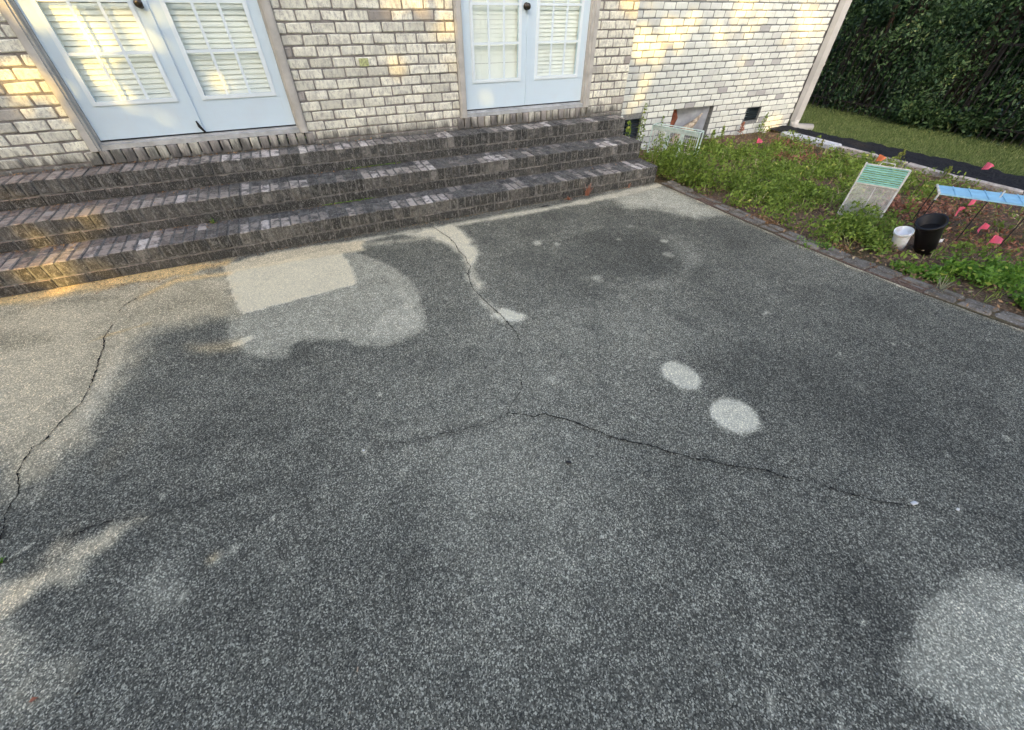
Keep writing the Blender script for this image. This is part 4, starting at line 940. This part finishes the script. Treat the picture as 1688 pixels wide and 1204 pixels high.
tw = MB(); c0 = gz(1068, 783); tw.tube([(.022*math.cos(a)*(1+.15*math.sin(3*a)), .016*math.sin(a), .004+.002*math.sin(2*a)) for a in np.linspace(.4, 5.2, 14)], .0016, 5); o = tw.build('curled_twig', MSTN); o.location = (c0[0], c0[1], .003); tag(o, 'thin curled dark twig right of the black pebble', 'twig')

gp = []
rg = np.random.default_rng(44)
for _ in range(420):
    x, y = rg.uniform(-2.2, 4.0), rg.uniform(-.4, 3.85)
    if x > edge_x(y)-.02: continue
    if rg.random() < .25+.75*math.exp(-(edge_x(y)-x)/.5)+.5*math.exp(-(3.9-y)/.3): gp.append((x, y, .005))
tag(litter('grit', gp, .0042, seed=45, mat=m_leaf('grit_crumb', (.03, .025, .02), (.22, .17, .11), (.55, .50, .42), .9, 0)), 'loose grit and leaf crumbs scattered on the concrete patio', 'grit', kind='stuff')

# ------------------------------------------------------------------ fence and hedge trees on the far side of the lawn
MFEN = m_simple('dark_fence_metal', (.030, .026, .024), .6, .3, .2, 10)
fc = empty('picket_fence', (10.78, 5, 0)); tag(fc, 'dark metal picket fence along the foot of the hedge', 'fence')
mb = MB(); y = -1.0
while y < 9: mb.box(-.010, .010, y-5-.010, y-5+.010, -.1, 1.35); y += .115
mb.build('picket', MFEN, fc)['kind'] = 'stuff'
mb = MB()
for z in (.12, 1.2): mb.box(.011, .035, -6, 4, z, z+.035)
mb.build('rail', MFEN, fc)
for k in range(5):
    mb = MB(); yy = -5.9+k*2.4; mb.box(.036, .096, yy, yy+.06, -.1, 1.5); mb.build('post', MFEN, fc)
MHED = m_leaf('hedge_leaf', (.014, .036, .018), (.070, .130, .048), (.19, .23, .09), .5, .2); MBARK = m_simple('bark', (.11, .08, .06), .9, .1, .3, 14)
HL = ['dense dark evergreen nearest the house corner', 'dense dark evergreen second from the house corner', 'dark evergreen in the middle of the hedge row', 'dark evergreen right of the middle of the hedge row', 'dark evergreen at the right edge of the view', 'dark evergreen beyond the right edge of the hedge']
for i, (yc, xc) in enumerate(((7.6, 11.75), (6.0, 11.65), (4.5, 11.5), (3.0, 11.55), (1.4, 11.5), (-.3, 11.5))):
    rnd = np.random.default_rng(300+i); o = empty('hedge_tree', (xc, yc, -.1)); n = 34000
    # leaf sprays gathered on drooping branch tips
    nb = 210; zb_ = rnd.uniform(.1, 4.6, nb)**1.0; th = rnd.uniform(0, 6.28, nb); rr = 1.28*np.sqrt(rnd.uniform(.35, 1, nb))*np.clip(1.08-np.abs(zb_-2.0)/5.2, .3, 1)
    cB = np.stack([rr*np.cos(th), rr*np.sin(th)*.95, zb_], 1); ci = rnd.integers(0, nb, n); off = rnd.normal(0, 1, (n, 3))*np.array([.20, .20, .11]); off[:, 2] -= .6*np.hypot(off[:, 0], off[:, 1])*.6
    P = cB[ci]+off; P[:, 2] = np.maximum(P[:, 2], .03); tn = np.clip(rnd.random(nb)[ci]*.85+rnd.random(n)*.3-.12, 0, 1)
    leaves('crown', P, .038, MHED, o, 300+i, up=.25, asp=.42, tone=tn)
    tk = MB()
    for j in range(4):
        a = rnd.uniform(0, 6.28); tk.tube([(.12*math.cos(a), .12*math.sin(a), 0), (.2*math.cos(a), .2*math.sin(a), 1.2), (.45*math.cos(a), .45*math.sin(a), 2.6), (.6*math.cos(a), .6*math.sin(a), 4.2)], [.06, .05, .035, .015], 7)
    tk.build('trunk', MBARK, o); tag(o, HL[i], 'tree', 'evergreen trees of the hedge behind the lawn')
for i, yc in enumerate((8.6, 6.6, 4.6, 2.6, .6)):
    rnd = np.random.default_rng(340+i); o = empty('hedge_tree', (13.4, yc, -.1)); n = 9000
    q = rnd.normal(size=(n, 3)); q /= np.linalg.norm(q, axis=1)[:, None]; q *= (rnd.random(n)**(1/2.6))[:, None]; P = q*np.array([1.0, 1.35, 2.7])+np.array([0, 0, 2.6]); P[:, 2] = np.maximum(P[:, 2], .02)
    leaves('crown', P, .10, MHED, o, 340+i, up=.2, asp=.5); tk = MB(); tk.tube([(0, 0, 0), (.1, 0, 2), (0, 0, 4)], [.09, .07, .02], 7); tk.build('trunk', MBARK, o)
    tag(o, 'evergreen tree of the back row, %s' % ['behind the house corner', 'behind the gap nearest the house', 'behind the middle of the hedge', 'behind the right half of the hedge', 'at the far right of the back row'][i], 'tree', 'back row of evergreen trees')
# low plants at the hedge foot
for i, (px, py) in enumerate(((1480,205),(1530,212),(1590,222),(1650,228))):
    c = gz(px, py); clump('hedge_shrub', c[0]+.25, c[1], .38, .55, 900, ['low dark shrub at the hedge foot beside the bare fence', 'low green shrub in front of the fence, second of the row', 'low shrub at the hedge foot under the darkest tree', 'low shrub at the hedge foot at the right edge'][i], 400+i, MHED, .045, 'shrub', 'low shrubs at the foot of the hedge')

# ------------------------------------------------------------------ trees behind the viewer whose crowns shade the yard
U_ = np.array([math.cos(SUN_AZ), -math.sin(SUN_AZ), 0]); V_ = np.cross(SD, U_); V_ = V_ if V_[2] > 0 else -V_
PATCH = []                                         # sun patches to place: crown leaves are removed along the rays reaching them
def sunspot(p, ru, rv, keep=0.0, sk=0.0): p = np.asarray(p); PATCH.append((p@U_, p@V_, ru, rv, keep, sk))
for (px, py, Y, ru, rv, keep) in ((1080,20,RY,.52,.50,.15),(1062,80,RY,.25,.30,.35),(1048,150,RY,.12,.3,.55),(1235,20,RY,.30,.20,.15),(1205,48,RY,.20,.16,.25),(1335,35,RY,.34,.16,.2),(1310,70,RY,.2,.12,.45),(1225,115,RY,.2,.12,.55),(1270,200,RY,.2,.1,.4),(1150,60,RY,.3,.12,.7),
        (20,50,WY,.42,.40,.2),(85,150,WY,.16,.25,.4),(0,130,WY,.3,.25,.5),(215,198,WY,.20,.08,.15),(200,40,WY,.16,.14,.5),(700,20,WY,.22,.10,.4),(700,108,WY,.20,.04,.45),(660,118,WY,.08,.05,.6),(803,153,WY,.09,.05,.3),(300,60,WY,.12,.3,.5)):
    sunspot(gy(px, py, Y), ru, rv, keep)
for (px, py, z, ru, rv, keep) in ((20,298,3*RISE,.35,.04,.4),(40,440,RISE,.4,.04,.4),(60,365,2*RISE,.3,.03,.5),(150,470,0,.6,.05,.5),(60,900,0,.25,.05,.6),(1400,236,0,.2,.03,.2),(1350,228,0,.3,.02,.3),(1450,243,0,.3,.02,.3),(1560,262,0,.4,.02,.4)):
    sunspot(gz(px, py, z), ru, rv, keep)
PA = np.array(PATCH)
MCAN = m_leaf('canopy_leaf', (.04, .08, .02), (.10, .16, .035), (.22, .20, .05))
TL = ['large leafy tree far left behind the viewer', 'leafy tree left behind the viewer', 'broad leafy tree behind the viewer', 'leafy tree right behind the viewer', 'tall leafy tree far right behind the viewer', 'outermost leafy tree on the right behind the viewer']
for i, t_ in enumerate((-9, -5.2, -1.4, 2.4, 6.2, 10)):
    rnd = np.random.default_rng(500+i); s_ = -10.5+rnd.uniform(-.6, .6); fw = np.array([math.sin(SUN_AZ), math.cos(SUN_AZ), 0]); base = fw*s_+U_*t_; base[2] = -.16
    o = empty('shade_tree', tuple(base)); n = 11500
    q = rnd.normal(size=(n, 3)); q /= np.linalg.norm(q, axis=1)[:, None]; q *= (rnd.random(n)**(1/2.2))[:, None]
    P = q*np.array([3.1, 2.9, 5.1])+np.array([0, 0, 6.1])
    W = P+base; u, v = W@U_, W@V_; keepm = np.ones(n, bool); rv_ = rnd.random(n)
    for (pu, pv, ru, rw, kp, sk) in PA:
        ins = ((u-pu)/(ru+.10))**2+((v-pv)/(rw+.10))**2 < 1; keepm &= ~(ins & (rv_ > .03+kp*.34))
    P = P[keepm]; leaves('crown', P, .20, MCAN, o, 500+i, up=.2, asp=.62)
    tk = MB(); tk.tube([(0, 0, 0), (.1, 0, 1.5), (0, .1, 3.5), (.1, 0, 6)], [.22, .18, .14, .06], 9)
    for j in range(5):
        a = j*1.26; tk.tube([(0, .1, 2.6+j*.4), (1.0*math.cos(a), 1.0*math.sin(a), 4.2+j*.4), (1.9*math.cos(a), 1.9*math.sin(a), 5.6+j*.5)], [.08, .05, .02], 6)
    tk.build('trunk', MBARK, o); tag(o, TL[i], 'tree')
